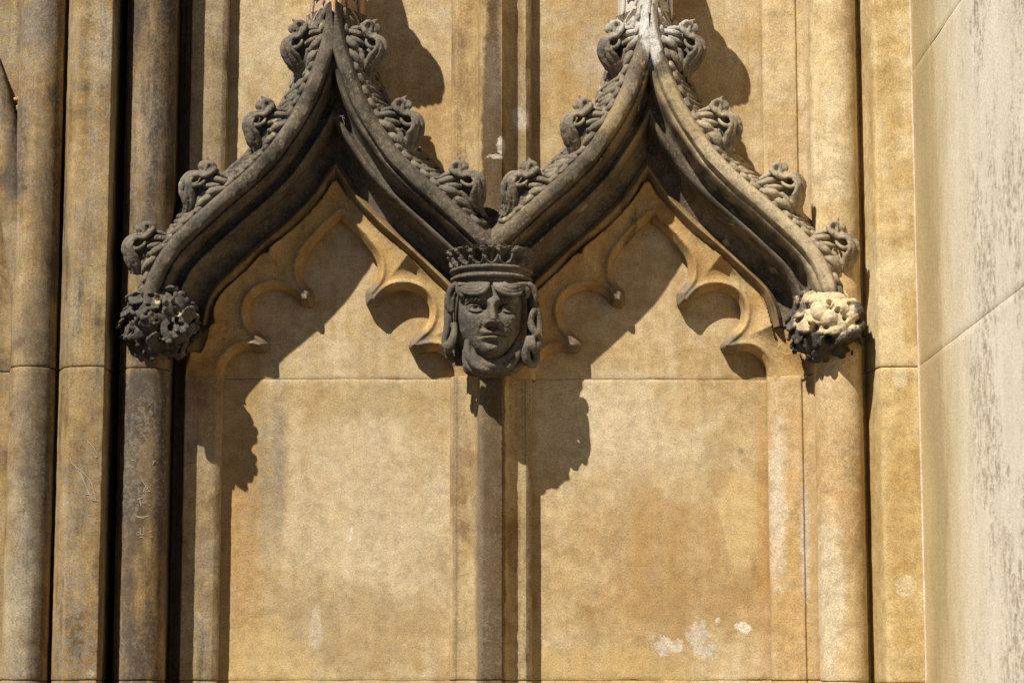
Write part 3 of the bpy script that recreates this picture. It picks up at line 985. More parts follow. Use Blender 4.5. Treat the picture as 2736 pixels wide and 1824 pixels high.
def crocket_clay(variant=0):
    """curled leaf, drawn for the left slope; local x right, z up, y to the wall; origin at the eye of the curl"""
    rnd = random.Random(variant)
    k = 1 / 3.92
    c = Clay()
    ox, oz = 880, 345

    def L(pts, n=5, f=1.0):
        c.tube([((x - ox) * k, -d, (oz - z) * k, r * k * f) for x, z, r, d in pts], seg=10, n=n)
    j = lambda a=8: rnd.uniform(-a * 1.4, a * 1.4)

    def B(x, z, r, d, th=.9, sq=1.0, rot=0.0):
        a = R(rot)
        A = np.array([[math.cos(a), 0, math.sin(a)], [0, 1, 0], [-math.sin(a), 0, math.cos(a)]])
        c.blob(((x + j(6) - ox) * k, -d, (oz - z - j(6)) * k), (r * k, r * k * th, r * k * sq), axes=A, seg=14)
    # fluted outer leaf: strands side by side, swelling at the shoulder
    L([(690, 700, 14, -26), (738, 645, 20, -12), (764, 590, 28, 2), (754, 520, 38, 8), (742 + j(), 430, 42, 14), (752, 350, 42, 20), (800, 285, 38, 22), (870, 262, 32, 20), (940, 268, 28, 20), (1000, 262, 28, 22), (1050, 230, 28, 24), (1066, 190, 26, 22)])
    L([(740, 690, 14, -14), (786, 630, 22, 2), (804, 580, 30, 14), (796, 510, 36, 24), (790 + j(), 420, 34, 33), (800, 350, 30, 36), (836, 306, 26, 36), (895, 292, 25, 32), (960, 300, 24, 30), (1030, 276, 26, 34), (1078, 226, 26, 30)])
    L([(800, 665, 14, 0), (836, 600, 22, 18), (846, 490, 30, 32), (826 + j(), 415, 22, 42), (830, 355, 18, 42), (852, 326, 14, 38)])
    L([(700, 690, 20, -40), (770, 600, 34, -20), (752, 500, 44, -12), (748, 400, 44, -8), (770, 320, 42, -6), (840, 280, 40, -6), (930, 276, 36, -6), (1010, 260, 34, 0)])
    # rolled lip below the eye and the dark back of the eye
    L([(838, 380, 20, 36), (868, 408, 22, 42), (912, 404, 22, 42), (950, 376, 18, 36), (968, 346, 13, 28)])
    B(884, 352, 70, -10, .4)
    # head: folded leaf with a pointed tip
    B(946, 188, 50, 14, .75, 1.0); B(1002, 176, 54, 17, .75, 1.0); B(1052, 206, 46, 18, .75, 1.1)
    L([(1062, 236, 22, 26), (1056, 186, 26, 28), (1024, 158, 24, 26), (994, 178, 20, 24), (978, 222, 18, 24), (960, 256, 16, 22)])
    L([(930, 238, 16, 16), (912, 196, 22, 16), (918, 158, 20, 15), (946, 142, 18, 15), (966, 166, 14, 16)])
    L([(1022, 160, 30, 12), (1000, 128, 24, 12), (984 + j(), 92, 13, 14)])
    B(1092, 250, 30, 10, .8)
    # lobes spreading over the band
    L([(1218, 352, 20, 16), (1160, 345, 33, 24), (1090 + j(), 328, 36, 25), (1040, 316, 24, 20)])
    L([(1206, 420, 20, 16), (1140, 432 + j(), 36, 28), (1060, 462, 42, 31), (985, 482, 28, 22)])
    L([(1120, 398, 18, 32), (1050, 400, 30, 32), (975, 402, 26, 22)])
    L([(1056, 512, 24, 22), (990, 545 + j(), 40, 29), (920, 596, 34, 24), (866, 650, 20, 12)])
    L([(965, 466, 20, 28), (905, 540, 30, 23), (858, 596, 20, 15)])
    L([(1180, 300, 22, 10), (1120, 270, 30, 14), (1085, 262, 22, 14)])
    # web of stone behind the curl
    c.blob(((900 - ox) * k, 4, (oz - 470) * k), (32, 12, 36))
    c.blob(((1030 - ox) * k, 2, (oz - 330) * k), (36, 16, 28))
    return c


CROCK = [crocket_clay(v).bake(1.8, 3, 1.2, 70) for v in range(5)]
CROCK_M = []
for m_ in CROCK:
    q = m_.copy()
    transform_mesh(q, lambda co: co * np.array([-1, 1, 1]))
    flip(q)
    CROCK_M.append(q)


def crocket(parent, px, py, h, rot, mirrored, variant, mat, scale=1.0, label=None):
    me = (CROCK_M if mirrored else CROCK)[variant % 5].copy()
    p = at(px, py, h)
    o = link('crocket', me, mat, None)
    o.parent = parent
    o.location = Vector(p) - parent.location
    o.rotation_euler = (0, R(-rot if mirrored else rot), 0)
    o.scale = (scale,) * 3
    if label:
        o['label'] = label
    return o


# ---- cusped tracery filling the head of each arch
CR = [(0, 585), (43, 626), (71, 658), (90, 683), (100, 707), (101, 732), (95, 752), (83, 768), (71, 780), (69, 792), (70, 812), (76, 820), (90, 819), (103, 816), (113, 803), (129, 788), (149, 778), (172, 775), (195, 779), (218, 790),
      (233, 808), (240, 830), (238, 853), (230, 871), (214, 887), (196, 903), (186, 918), (184, 928), (190, 937), (208, 943), (236, 938), (261, 939), (282, 951), (298, 970), (306, 991), (307, 1013), (307, 1040)]
SHARP = {0, 9, 10, 11, 26, 27, 28}
crw = np.array([[atx(907.5 + dx, y, 20) - atx(907.5, 800, 20), atz(907.5 + dx, y, 20)] for dx, y in CR])


def dist_to_poly(P, L):
    """min distance of points P to polyline L, in metres"""
    d = np.full(len(P), 9.0)
    for a, b in zip(L[:-1], L[1:]):
        ab = b - a
        t = np.clip(((P - a) @ ab) / (ab @ ab + 1e-12), 0, 1)
        d = np.minimum(d, np.linalg.norm(P - (a + t[:, None] * ab), axis=1))
    return d


def inside(P, poly):
    r = np.zeros(len(P), bool)
    x, y = P[:, 0], P[:, 1]
    for (x1, y1), (x2, y2) in zip(poly, np.roll(poly, -1, axis=0)):
        c_ = ((y1 > y) != (y2 > y)) & (x < (x2 - x1) * (y - y1) / (y2 - y1 + 1e-12) + x1)
        r ^= c_
    return r


# opening outline, smoothed except at the cusp noses
segs, cur = [], [crw[0]]
seglist = [list(range(0, 10)), [9, 10, 11], list(range(11, 28)), [27, 28], list(range(28, len(CR)))]
cl = []
for sg in seglist:
    pts = crw[sg]
    cl.append(catmull(pts, 5) if len(pts) > 2 and len(sg) > 3 else pts)
RIGHT = resample(np.vstack(cl), .0035)
LEFT = RIGHT * np.array([-1, 1])
OPEN = np.vstack([LEFT[::-1], RIGHT[1:]])
zb = atz(907, 1012, 50)


def tracery(xc_open, xc_hood):
    st = .0028
    zt = half[0, 1]
    xs = np.arange(-.4032, .4033, st); zs = np.arange(zb, atz(907, 405, 50), st)
    X, Zz = np.meshgrid(xs, zs)
    P = np.stack([X.ravel(), Zz.ravel()], 1)
    ins = inside(P, np.vstack([OPEN, [[OPEN[-1, 0], zb - .3], [OPEN[0, 0], zb - .3]]]))
    d = dist_to_poly(P, OPEN)
    sd = np.where(ins, -d, d)                       # positive in the stone
    # pull the border vertices onto the outline so that the edge is clean
    gx, gz = np.gradient(sd.reshape(X.shape), st)[::-1]
    G = np.stack([gx.ravel(), gz.ravel()], 1)
    nearm = (np.abs(sd) < st * .62)
    P[nearm] -= G[nearm] * sd[nearm][:, None]
    sd[nearm] = 0
    dm = np.maximum(sd, 0) * 1000
    h = np.interp(dm, [0, 2, 4, 15, 17, 20, 26, 36, 48, 60, 72, 84, 88, 91, 93, 97, 112, 400], [32, 36, 38, 58, 59, 58, 54, 53, 56, 63.5, 74, 87, 89, 87, 68, 54, 44, 42])
    jam = np.interp(dm, [0, 2, 17, 38, 70, 100, 120], [31, 37, 48, 53, 60, 70, 66])
    wj = np.clip((zb + .13 - P[:, 1]) / .12, 0, 1)
    wj = wj * wj * (3 - 2 * wj)
    h = h * (1 - wj) + jam * wj
    # under the hood
    hoff = xc_hood - xc_open
    HL = np.vstack([(half * np.array([-1, 1]))[::-1], half]) + np.array([hoff, 0])
    dh = dist_to_poly(P, HL[::3])
    ih = inside(P, np.vstack([HL[::3], [[HL[-1, 0], zb - .3], [HL[0, 0], zb - .3]]]))
    h = np.where((dh < .174) & (wj < .5), np.minimum(h, 56), h)
    keep = (sd >= -1e-9) & ih & ((dh > .10) | (P[:, 1] < atz(450, 760, 50)))
    keep = keep.reshape(X.shape)
    nz = np.array([mnoise.noise(Vector((p[0] * 30, xc_open * 5, p[1] * 30))) + .5 * mnoise.noise(Vector((p[0] * 110, xc_open, p[1] * 110))) for p in P])
    h = h + nz * .8
    idx = -np.ones(len(P), int)
    V, Fc = [], []
    nxx = len(xs)

    def vid(i):
        if idx[i] < 0:
            idx[i] = len(V)
            V.append((xc_open + P[i, 0], -h[i] / 1000, P[i, 1]))
        return idx[i]
    for r_ in range(len(zs) - 1):
        for c_ in range(nxx - 1):
            q = [r_ * nxx + c_, r_ * nxx + c_ + 1, (r_ + 1) * nxx + c_ + 1, (r_ + 1) * nxx + c_]
            kk = [keep[r_, c_], keep[r_, c_ + 1], keep[r_ + 1, c_ + 1], keep[r_ + 1, c_]]
            if sum(kk) == 4:
                Fc.append([vid(i) for i in q])
            elif sum(kk) == 3:
                Fc.append([vid(i) for i, k_ in zip(q, kk) if k_])
    me = mesh_from(V, Fc, fix=False)
    bm = bmesh.new(); bm.from_mesh(me)
    be = [e for e in bm.edges if e.is_boundary]
    ext = bmesh.ops.extrude_edge_only(bm, edges=be)
    for v in ext['geom']:
        if isinstance(v, bmesh.types.BMVert):
            v.co.y = .004
    bmesh.ops.recalc_face_normals(bm, faces=bm.faces)
    s = sum(f.normal.y * f.calc_area() for f in bm.faces)
    if s > 0:
        bmesh.ops.reverse_faces(bm, faces=bm.faces)
    bm.to_mesh(me); bm.free()
    return me


def stem(parent, xc, mat, ribmat, ztop):
    """short shaft of the finial rising from the apex, with two raked carved flanks"""
    zs0 = atz(890, 61, 170)
    z1 = ztop
    V, Fc = [], []
    prof = [(-71, -5), (-71, 112), (-68, 118), (-26, 168), (-25, 190), (-21, 200), (-14, 207), (14, 207), (21, 200), (25, 190), (26, 168), (68, 118), (71, 112), (71, -5)]
    P = [(xc + x / 1000, h) for x, h in round_profile(prof, 2)]
    o = link('finial_stem', extrude(P, zs0 + .001, z1, dz=.01, wear=.8, seed=xc), mat, parent, angle=38)
    c = Clay()
    c.tube([(xc * 1000, -208, zs0 * 1000 + 16, 7), (xc * 1000 - .5, -209, zs0 * 1000 + 60, 6.2), (xc * 1000, -208, z1 * 1000 - 4, 5)], seg=10)
    me = mesh_from(np.array(c.v) / 1000, c.f)
    k = link('front_rib', me, ribmat, o)
    k.location = (0, 0, 0)
    # raised leaf lines on the flanks
    for s in (-1, 1):
        c = Clay()
        def q(n, z, r, lift=3):
            h = np.interp(n, [26, 68], [170, 120]) + lift
            return (xc * 1000 + s * n, -h, zs0 * 1000 + z, r)
        c.tube([q(60, 12, 4), q(50, 28, 4.5), q(38, 44, 4.5), q(32, 66, 4), q(44, 78, 3.5), q(54, 70, 3)])
        c.tube([q(32, 6, 3.5), q(32, 30, 3.5), q(34, 48, 3)])
        c.tube([q(64, 40, 3.5), q(62, 62, 4), q(60, 96, 4)])
        c.tube([q(40, 6, 3), q(52, 5, 3.5), q(66, 6, 3)])
        c.tube([q(44, 92, 5), q(50, 110, 6), q(40, 130, 5)])
        k = link('leaf_carving', c.bake(1.6, 2, .5, 120), mat, o)
        k.location = (0, 0, 0)


def finial(parent, xc, mat):
    """leafy finial above the picture; it throws the lobed shadows on the upper panels"""
    c = Clay()
    b = at(890, 61, 190)
    zc = b[2] * 1000 + 100
    x0 = xc * 1000
    for s in (-1, 1):
        c.tube([(x0 + s * 12, -200, zc + 84, 22), (x0 + s * 48, -220, zc + 100, 28), (x0 + s * 74, -228, zc + 124, 32), (x0 + s * 84, -228, zc + 152, 30), (x0 + s * 74, -220, zc + 176, 24)])
        c.blob((x0 + s * 62, -224, zc + 116), (46, 30, 32))
        c.blob((x0 + s * 44, -190, zc + 180), (40, 34, 26))
    c.tube([(x0, -165, zc - 20, 34), (x0, -175, zc + 60, 34), (x0, -190, zc + 150, 50), (x0, -180, zc + 260, 46), (x0, -160, zc + 330, 24)])
    c.blob((x0, -240, zc + 150), (64, 34, 56))
    c.blob((x0, -214, zc + 152), (100, 22, 66))
    for s in (-1, 1):
        for q in range(4):
            c.tube([(x0 + s * (24 + q * 18), -256, zc + 106 + q * 4, 7), (x0 + s * (32 + q * 16), -262, zc + 146, 9), (x0 + s * (28 + q * 16), -256, zc + 186, 6)])
    link('finial', c.bake(3.2, 3, 1.0, 70), mat, parent)


PART_R = 'right arch'
for side_id, xc, mh, mlf, mst, mrib, lab in (
        ('L', XC_L, m_hood_l, m_leaf_l, m_stem_l, m_rib, 'soot black ogee arch with leaf crockets over the left panel'),
        ('R', XC_R, m_hood_r, m_leaf_r, m_stem_r, m_stem_r, 'partly cleaned ogee arch with whitened tip and leaf crockets over the right panel')):
    A = empty('ogee_arch', (xc, 0, half[-1, 1]), lab, 'arch', 'crocketed ogee arches')
    lo = 0.0
    for s in (-1, 1):
        hl = HI if (s > 0) == (side_id == 'L') else None
        link('hood_moulding', hood_half(s, xc, lo, hl), mh, A, angle=42)
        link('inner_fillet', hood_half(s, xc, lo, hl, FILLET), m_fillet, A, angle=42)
        link('leaf_band', leafband(s, xc, hl, 5 + s + (0 if side_id == 'L' else 20)), mlf, A)
    # solid cap over the mitre at the tip
    link('tracery', tracery(TC_L + (0 if side_id == 'L' else PITCHX), xc), m_trac, A, angle=40)
    stem(A, xc, mst, mrib, Z0 + 4.0 if False else atz(890, -60, 170))
    finial(A, xc, mst)
    if side_id == 'L':
        spots = [(370, 656, 176, -12, 0, 0), (527, 488, 176, 0, 0, 1), (690, 329, 176, -14, 0, 2), (789, 124, 172, -28, 0, 3),
                 (1000, 124, 172, -28, 1, 4), (1094, 328, 176, -14, 1, 2), (1255, 488, 176, 0, 1, 0)]
    else:
        spots = [(1385, 488, 176, 0, 0, 1), (1537, 328, 176, -14, 0, 0), (1633, 124, 172, -28, 0, 3),
                 (1848, 124, 172, -28, 1, 4), (1940, 330, 176, -14, 1, 1), (2108, 492, 176, 0, 1, 2), (2252, 654, 176, -12, 1, 3)]
    for px, py, h, rot, mir, var in spots:
        crocket(A, px, py, h, rot, mir, var, mlf)

# ---------------------------------------------------------------- foliage bosses at the outer springings
def boss(name, px, py, seed, mat, label, broken=False):
    rnd = random.Random(seed)
    ctr = at(px, py, 160) * 1000
    c = Clay()
    RB = 108.0
    c.blob(ctr, (RB * .80,) * 3, seg=24)
    pts = []
    n = 66
    for i in range(n):                       # Fibonacci sphere, front three quarters
        y = 1 - 2 * (i + .5) / n
        ph = i * 2.39996
        r = math.sqrt(1 - y * y)
        v = np.array([r * math.cos(ph), -r * math.sin(ph), y])
        if v[1] < .45:
            pts.append(v)
    for v in pts:
        if broken and np.linalg.norm(v - np.array([.22, -.85, .25])) < .55:
            continue
        a = rnd.uniform(0, 6.28)
        up = np.array([math.cos(a), 0, math.sin(a)]) * .8 + np.array([v[0], 0, v[2]]) * .5 + np.array([0, 0, -.3])
        up /= np.linalg.norm(up)
        e1 = up - v * up.dot(v); e1 /= np.linalg.norm(e1); e2 = np.cross(v, e1)
        tilt = rnd.uniform(.15, .55)
        A = np.array([e1 * math.cos(tilt) + v * math.sin(tilt), e2, -e1 * math.sin(tilt) + v * math.cos(tilt)])
        rl, rw = rnd.uniform(25, 36), rnd.uniform(17, 25)
        ct = ctr + v * RB * rnd.uniform(.80, .86)
        c.blob(ct, (rl, rw, rnd.uniform(5.5, 8)), axes=A, seg=14)
        # side lobes of the leaf, tips lifting off the ball
        for sg in (-1, 1):
            an = sg * rnd.uniform(.7, 1.0)
            dr = A[0] * math.cos(an) + A[1] * math.sin(an)
            dn = np.cross(A[2], dr)
            tl = rnd.uniform(.2, .6)
            A2 = np.array([dr * math.cos(tl) + A[2] * math.sin(tl), dn, -dr * math.sin(tl) + A[2] * math.cos(tl)])
            c.blob(ct + dr * rl * .45 - A[2] * 2, (rl * .62, rw * .55, 5.5), axes=A2, seg=12)
        # curled tip
        c.blob(ct + A[0] * rl * .86 + A[2] * 3, (7, rw * .55, 6), axes=A, seg=10)
    if broken:                               # fractured lumps of clean stone
        for v, r3, a in (((.16, -.88, .34), (46, 28, 22), -18), ((.52, -.76, .12), (44, 28, 30), 28), ((-.02, -.96, .0), (30, 26, 26), 10), ((-.26, -.9, .16), (24, 24, 34), 30), ((-.1, -.8, .58), (56, 26, 22), 8),
                         ((.46, -.70, .48), (46, 26, 16), -22), ((.28, -.92, -.12), (20, 24, 34), 25), ((.06, -.95, -.34), (26, 24, 26), 0), ((.68, -.58, .36), (26, 24, 30), 0)):
            v = np.array(v); v /= np.linalg.norm(v)
            a = R(a)
            A = np.array([[math.cos(a), 0, math.sin(a)], [0, 1, 0], [-math.sin(a), 0, math.cos(a)]])
            c.blob(ctr + v * RB * .82, r3, axes=A, seg=16)
        for v, up in (((.35, -.85, -.42), (.8, 0, .55)), ((.55, -.7, -.3), (.8, 0, .6))):
            v = np.array(v); v /= np.linalg.norm(v)
            u_ = np.array(up)
            c.tube([(*(ctr + v * RB * .95 - u_ * 30), 10), (*(ctr + v * RB * 1.0), 13), (*(ctr + v * RB * .92 + u_ * 34), 11)])
    me = c.bake(1.8, 3 if broken else 1, 2.2 if broken else .8, 26 if broken else 90)
    def drill(co):
        co = co.copy()
        q = co * 1000 - ctr
        rr = np.linalg.norm(q, axis=1)
        u_ = q / (rr[:, None] + 1e-9)
        for v, rad, dep in holes:
            v = np.array(v, float); v /= np.linalg.norm(v)
            dd = np.linalg.norm(u_ - v, axis=1) * RB
            q -= u_ * (dep * np.exp(-(dd / rad) ** 4) * (q @ v > 0))[:, None]
        return (q + ctr) / 1000
    if broken:
        holes = [((-.02, -.9, .38), 7, 26), ((.34, -.9, .0), 7, 28), ((.02, -.9, .26), 6, 18), ((.16, -.95, .18), 6, 18), ((.45, -.8, .34), 6, 16), ((-.42, -.85, -.25), 11, 30), ((-.05, -.85, -.55), 14, 36), ((-.12, -.95, -.22), 7, 18), ((.62, -.7, -.05), 7, 18)]
    else:
        holes = [((rnd.uniform(-.85, .85), -.75, rnd.uniform(-.85, .85)), rnd.uniform(5, 9), rnd.uniform(14, 26)) for _ in range(26)]
    transform_mesh(me, drill)
    o = link(name, me, mat)
    transform_mesh(me, lambda co: co - ctr / 1000)
    o.location = ctr / 1000
    o['label'] = label; o['category'] = 'boss'; o['group'] = 'carved foliage bosses'
    return o


boss('foliage_boss', 425, 861, 3, m_boss_l, 'black leafy ball boss ending the left arch above the dark shaft')
boss('foliage_boss', 2206, 866, 11, m_boss_r, 'leafy ball boss broken open to pale cream stone above the right shaft', True)

# ---------------------------------------------------------------- crowned head
HC = at(1314, 858, 155) * 1000          # centre of the face plane
H = empty('carved_head', (HC[0] / 1000, 0, HC[2] / 1000 - .12), 'crowned stone head with wavy hair carved between the two arches', 'sculpture')


def face_mesh():
    us = np.arange(-92, 92.1, 1.2); vs = np.arange(-112, 114, 1.2)
    U, Vv = np.meshgrid(us, vs)
    a = np.abs(U)
    W = np.interp(Vv, [-112, -106, -100, -92, -78, -58, -30, 0, 30, 70, 114], [2, 14, 26, 37, 52, 66, 78, 84, 85, 84, 78])
    Pz = np.interp(Vv, [-112, -104, -92, -70, -40, 0, 50, 90, 114], [.30, .62, .80, .90, .96, 1, .99, .93, .88])
    r = np.clip(a / W, 0, 1.25)
    d = 74 * Pz * np.sqrt(np.clip(1 - r ** 2.5, 0, 1))
    d = np.where(r >= 1, -60 * np.minimum(1, (r - 1) * 8), d)
    # seen from below, what recedes would droop: the carver raised the outer ends of brows and eyes
    Vo = Vv
    Vv = Vo - .17 * np.clip(74 * Pz - d, 0, 60)
    G = lambda x, s: np.exp(-(x / s) ** 2)
    f = np.zeros_like(d)
    f += 6.5 * G(a - 42, 27) * G(Vv - (45 + .11 * (a - 42) - .0035 * (a - 42) ** 2), 9)
    f += 3.0 * G(a - 44, 24) * G(Vv - (44.5 + .11 * (a - 42) - .0035 * (a - 42) ** 2), 6) * (np.sin(a * .62 + Vv * .55))
    f += -17 * G(a - 43, 26) * G(Vv - 25, 14.5)
    f += -9 * G(a - 20, 9) * G(Vv - 27, 12)
    e = np.clip(1 - ((a - 44) / 19) ** 2 - ((Vv - 22.5) / 10.5) ** 2, 0, 1)
    f += 10.5 * np.sqrt(e)
    f += -4.5 * np.exp(-(((a - 43) / 4.6) ** 2 + ((Vv - 24) / 4.6) ** 2) ** 2)
    win = np.exp(-((a - 44) / 25) ** 6)
    bow = np.clip(1 - ((a - 44) / 26) ** 2, 0, 1)
    f += 5.0 * win * G(Vv - (20 + .07 * (a - 44) + 12.5 * bow), 2.6)
    f += -3.0 * win * G(Vv - (22 + .07 * (a - 44) + 16.5 * bow), 2.4)
    f += 4.2 * win * G(Vv - (22.5 - 9.8 * bow), 2.4)
    f += -2.2 * win * G(Vv - (22.5 - 14.5 * bow), 2.2)
    Hn = np.interp(Vv, [-33, -28, -24, -17, -9, 2, 15, 30, 42, 55], [0, 2, 15, 28, 31, 26, 20, 13.5, 8, 0])
    Wn = np.interp(Vv, [-31, -20, -8, 10, 30, 45], [15, 16.5, 13.5, 11, 10.5, 15])
    f += Hn * np.exp(-(a / Wn) ** 2.6)
    f += 10 * G(a - 16, 7) * G(Vv + 18, 8)
    f += -8 * G(a - 9, 4.5) * G(Vv + 29.5, 3.2)
    f += 7 * G(a, 36) * G(Vv + 50, 20)
    f += 6.5 * G(a, 25) * G(Vv + 41.5 - .004 * a ** 2, 5.2)
    f += -8.5 * np.exp(-(a / 29) ** 4) * G(Vv + 48 + .003 * a ** 2, 2.0)
    f += 7.5 * G(a, 19) * G(Vv + 54.5, 5)
    f += -4 * G(a - 31, 6) * G(Vv + 48, 6)
    f += -6.5 * G(a, 22) * G(Vv + 65, 6)
    f += 11 * G(a, 23) * G(Vv + 84, 13)
    f += -2.5 * G(a, 3.5) * G(Vv + 34, 5)
    f += 7 * G(a - 46, 25) * G(Vv + 10, 24)
    f += -3.5 * G(a - (26 + (-20 - Vv) * .35), 5) * G(Vv + 32, 14)
    edge = np.clip((1 - r) * 7, 0, 1)
    d = d + 1.22 * f * edge
    nz = np.array([mnoise.noise(Vector((u * .05, 4, v * .05))) + .6 * mnoise.noise(Vector((u * .2, 1, v * .2))) for u, v in zip(U.ravel(), Vo.ravel())]).reshape(U.shape)
    d += nz * 1.3
    # chipped nose tip
    chip = G(U + 4, 10) * G(Vv + 13, 10)
    d -= chip * (3 + 3.0 * nz)
    # turn the face a few degrees to the right
    ang = R(5)
    Xx = U * math.cos(ang) + d * math.sin(ang) - 5
    D = d * math.cos(ang) - U * math.sin(ang)
    V = np.stack([HC[0] + Xx.ravel(), HC[1] - D.ravel(), HC[2] + Vo.ravel()], 1) / 1000
    n = len(us)
    Fc = [(i * n + j, i * n + j + 1, (i + 1) * n + j + 1, (i + 1) * n + j) for i in range(len(vs) - 1) for j in range(n - 1)]
    return mesh_from(V, Fc)


link('face', face_mesh(), m_head, H)


def hp(zx, zy, h):
    """point read off the enlarged head picture (origin 1100,600, scale 3.484)"""
    p = at(1100 + zx / 3.484, 600 + zy / 3.484, h) * 1000
    return p


def strokes(lst, name, vox=1.7, rough=.6, smooth=2, mat=None):
    c = Clay()
    for s in lst:
        c.tube([(*hp(x, y, h), r) for x, y, h, r in s], seg=9, n=5)
    return link(name, c.bake(vox, smooth, rough, 110), mat or m_head, H)


# core of the head behind the locks and under the chin
c = Clay()
q = hp(750, 880, 70)
c.blob(q, (112, 46, 112), seg=24)
q = hp(760, 1230, 110)
c.blob(q, (78, 60, 42), seg=24)
for ln in ([(1100, 600, 140, 15), (1132, 760, 138, 17), (1130, 960, 138, 17), (1120, 1120, 138, 18), (1110, 1270, 134, 16)], [(372, 600, 140, 12), (352, 760, 138, 11), (350, 940, 138, 11), (350, 1100, 138, 11)]):
    c.tube([(*hp(x, y, h), r) for x, y, h, r in ln])
link('hood_core', c.bake(3, 3, .8, 60), m_head, H)
# forelocks under the crown
strokes([[(714, 540, 222, 5), (706, 575, 236, 6), (672, 618, 240, 6.5), (610, 640, 236, 6), (540, 640, 228, 6), (480, 622, 216, 5.5), (440, 592, 206, 5)],
         [(690, 540, 222, 5), (676, 575, 236, 6), (640, 605, 240, 6), (580, 618, 234, 6), (510, 612, 224, 5.5), (452, 585, 210, 5)],
         [(664, 540, 222, 5), (644, 568, 234, 5.5), (604, 588, 236, 5.5), (545, 592, 230, 5.5), (480, 580, 218, 5)],
         [(634, 540, 222, 5), (604, 560, 232, 5), (556, 566, 229, 5), (490, 556, 220, 5), (440, 556, 210, 6)],
         [(428, 580, 205, 7), (440, 630, 207, 8), (470, 660, 208, 8), (482, 692, 200, 6)],
         [(600, 600, 218, 14), (520, 590, 210, 14), (680, 570, 216, 12)]], 'hair_lock', vox=1.5, smooth=1)
strokes([[(768, 540, 222, 5), (782, 578, 236, 6), (822, 620, 240, 6.5), (884, 644, 236, 6), (950, 652, 228, 6), (1006, 640, 216, 5.5), (1024, 606, 208, 5)],
         [(794, 540, 222, 5), (812, 580, 236, 6), (850, 606, 240, 6), (910, 620, 234, 6), (974, 614, 222, 5.5), (1030, 585, 210, 6)],
         [(822, 540, 222, 5), (846, 568, 234, 5.5), (890, 590, 236, 5.5), (950, 588, 228, 5.5), (1010, 568, 216, 5)],
         [(854, 540, 222, 5), (890, 560, 232, 5), (945, 564, 227, 5), (1005, 552, 218, 5), (1060, 556, 206, 7)],
         [(1046, 575, 206, 8), (1076, 620, 200, 9), (1068, 670, 192, 7)],
         [(890, 600, 218, 14), (970, 592, 210, 14), (810, 575, 216, 12)]], 'hair_lock', vox=1.5, smooth=1)
# side locks
strokes([[(410, 560, 196, 9), (370, 600, 190, 10), (345, 670, 184, 11), (340, 740, 182, 11), (368, 800, 184, 9)],
         [(420, 600, 190, 8), (392, 660, 184, 8), (374, 730, 184, 8), (380, 790, 180, 7)],
         [(330, 760, 172, 9), (330, 850, 172, 10), (332, 940, 170, 10), (320, 1020, 168, 10), (305, 1080, 168, 9), (318, 1130, 172, 11)],
         [(362, 800, 176, 7), (356, 880, 172, 7), (348, 960, 168, 6)],
         [(398, 930, 176, 8), (396, 1010, 182, 10), (376, 1080, 186, 12), (352, 1130, 186, 13), (340, 1170, 178, 12)],
         [(340, 1150, 160, 10), (350, 1220, 152, 12), (372, 1262, 146, 10)],
         [(400, 960, 160, 8), (410, 1060, 160, 9), (400, 1130, 160, 9)]], 'side_lock')
strokes([[(1092, 560, 192, 9), (1130, 600, 186, 10), (1150, 670, 180, 10), (1140, 720, 178, 8)],
         [(1120, 740, 168, 8), (1160, 800, 170, 11), (1178, 880, 168, 12), (1180, 960, 168, 12), (1186, 1040, 168, 12)],
         [(1140, 800, 180, 8), (1116, 840, 184, 9), (1108, 900, 184, 10), (1122, 960, 186, 10), (1160, 1020, 184, 10)],
         [(1190, 1040, 172, 10), (1180, 1110, 172, 11), (1150, 1190, 170, 11)],
         [(1090, 1060, 178, 10), (1080, 1120, 182, 11), (1060, 1190, 178, 12), (1070, 1260, 170, 12), (1100, 1300, 162, 10)],
         [(1120, 1060, 184, 9), (1130, 1120, 186, 9), (1150, 1180, 178, 9)],
         [(1150, 1180, 160, 12), (1155, 1250, 152, 12), (1130, 1300, 150, 12)]], 'side_lock')
# folded cloth round the neck
strokes([[(520, 1090, 190, 9), (518, 1170, 192, 11), (548, 1250, 196, 12), (610, 1320, 198, 12), (690, 1350, 196, 10), (730, 1352, 190, 8)],
         [(550, 1130, 186, 8), (580, 1220, 192, 10), (640, 1280, 196, 10), (720, 1310, 196, 9), (820, 1310, 192, 8)],
         [(500, 1180, 176, 9), (510, 1280, 178, 11), (560, 1350, 180, 10), (640, 1375, 178, 9)],
         [(600, 1230, 180, 9), (690, 1265, 186, 10), (790, 1275, 186, 10), (880, 1240, 182, 10), (950, 1160, 178, 9), (985, 1080, 174, 8)],
         [(700, 1340, 182, 11), (800, 1345, 184, 12), (900, 1310, 182, 12), (970, 1230, 178, 11), (1010, 1130, 172, 9)],
         [(560, 1370, 160, 12), (700, 1382, 164, 12), (850, 1378, 164, 12), (960, 1340, 160, 12), (1040, 1270, 156, 12)],
         [(505, 1290, 160, 10), (512, 1345, 160, 10), (530, 1375, 158, 8)]], 'collar', vox=2)


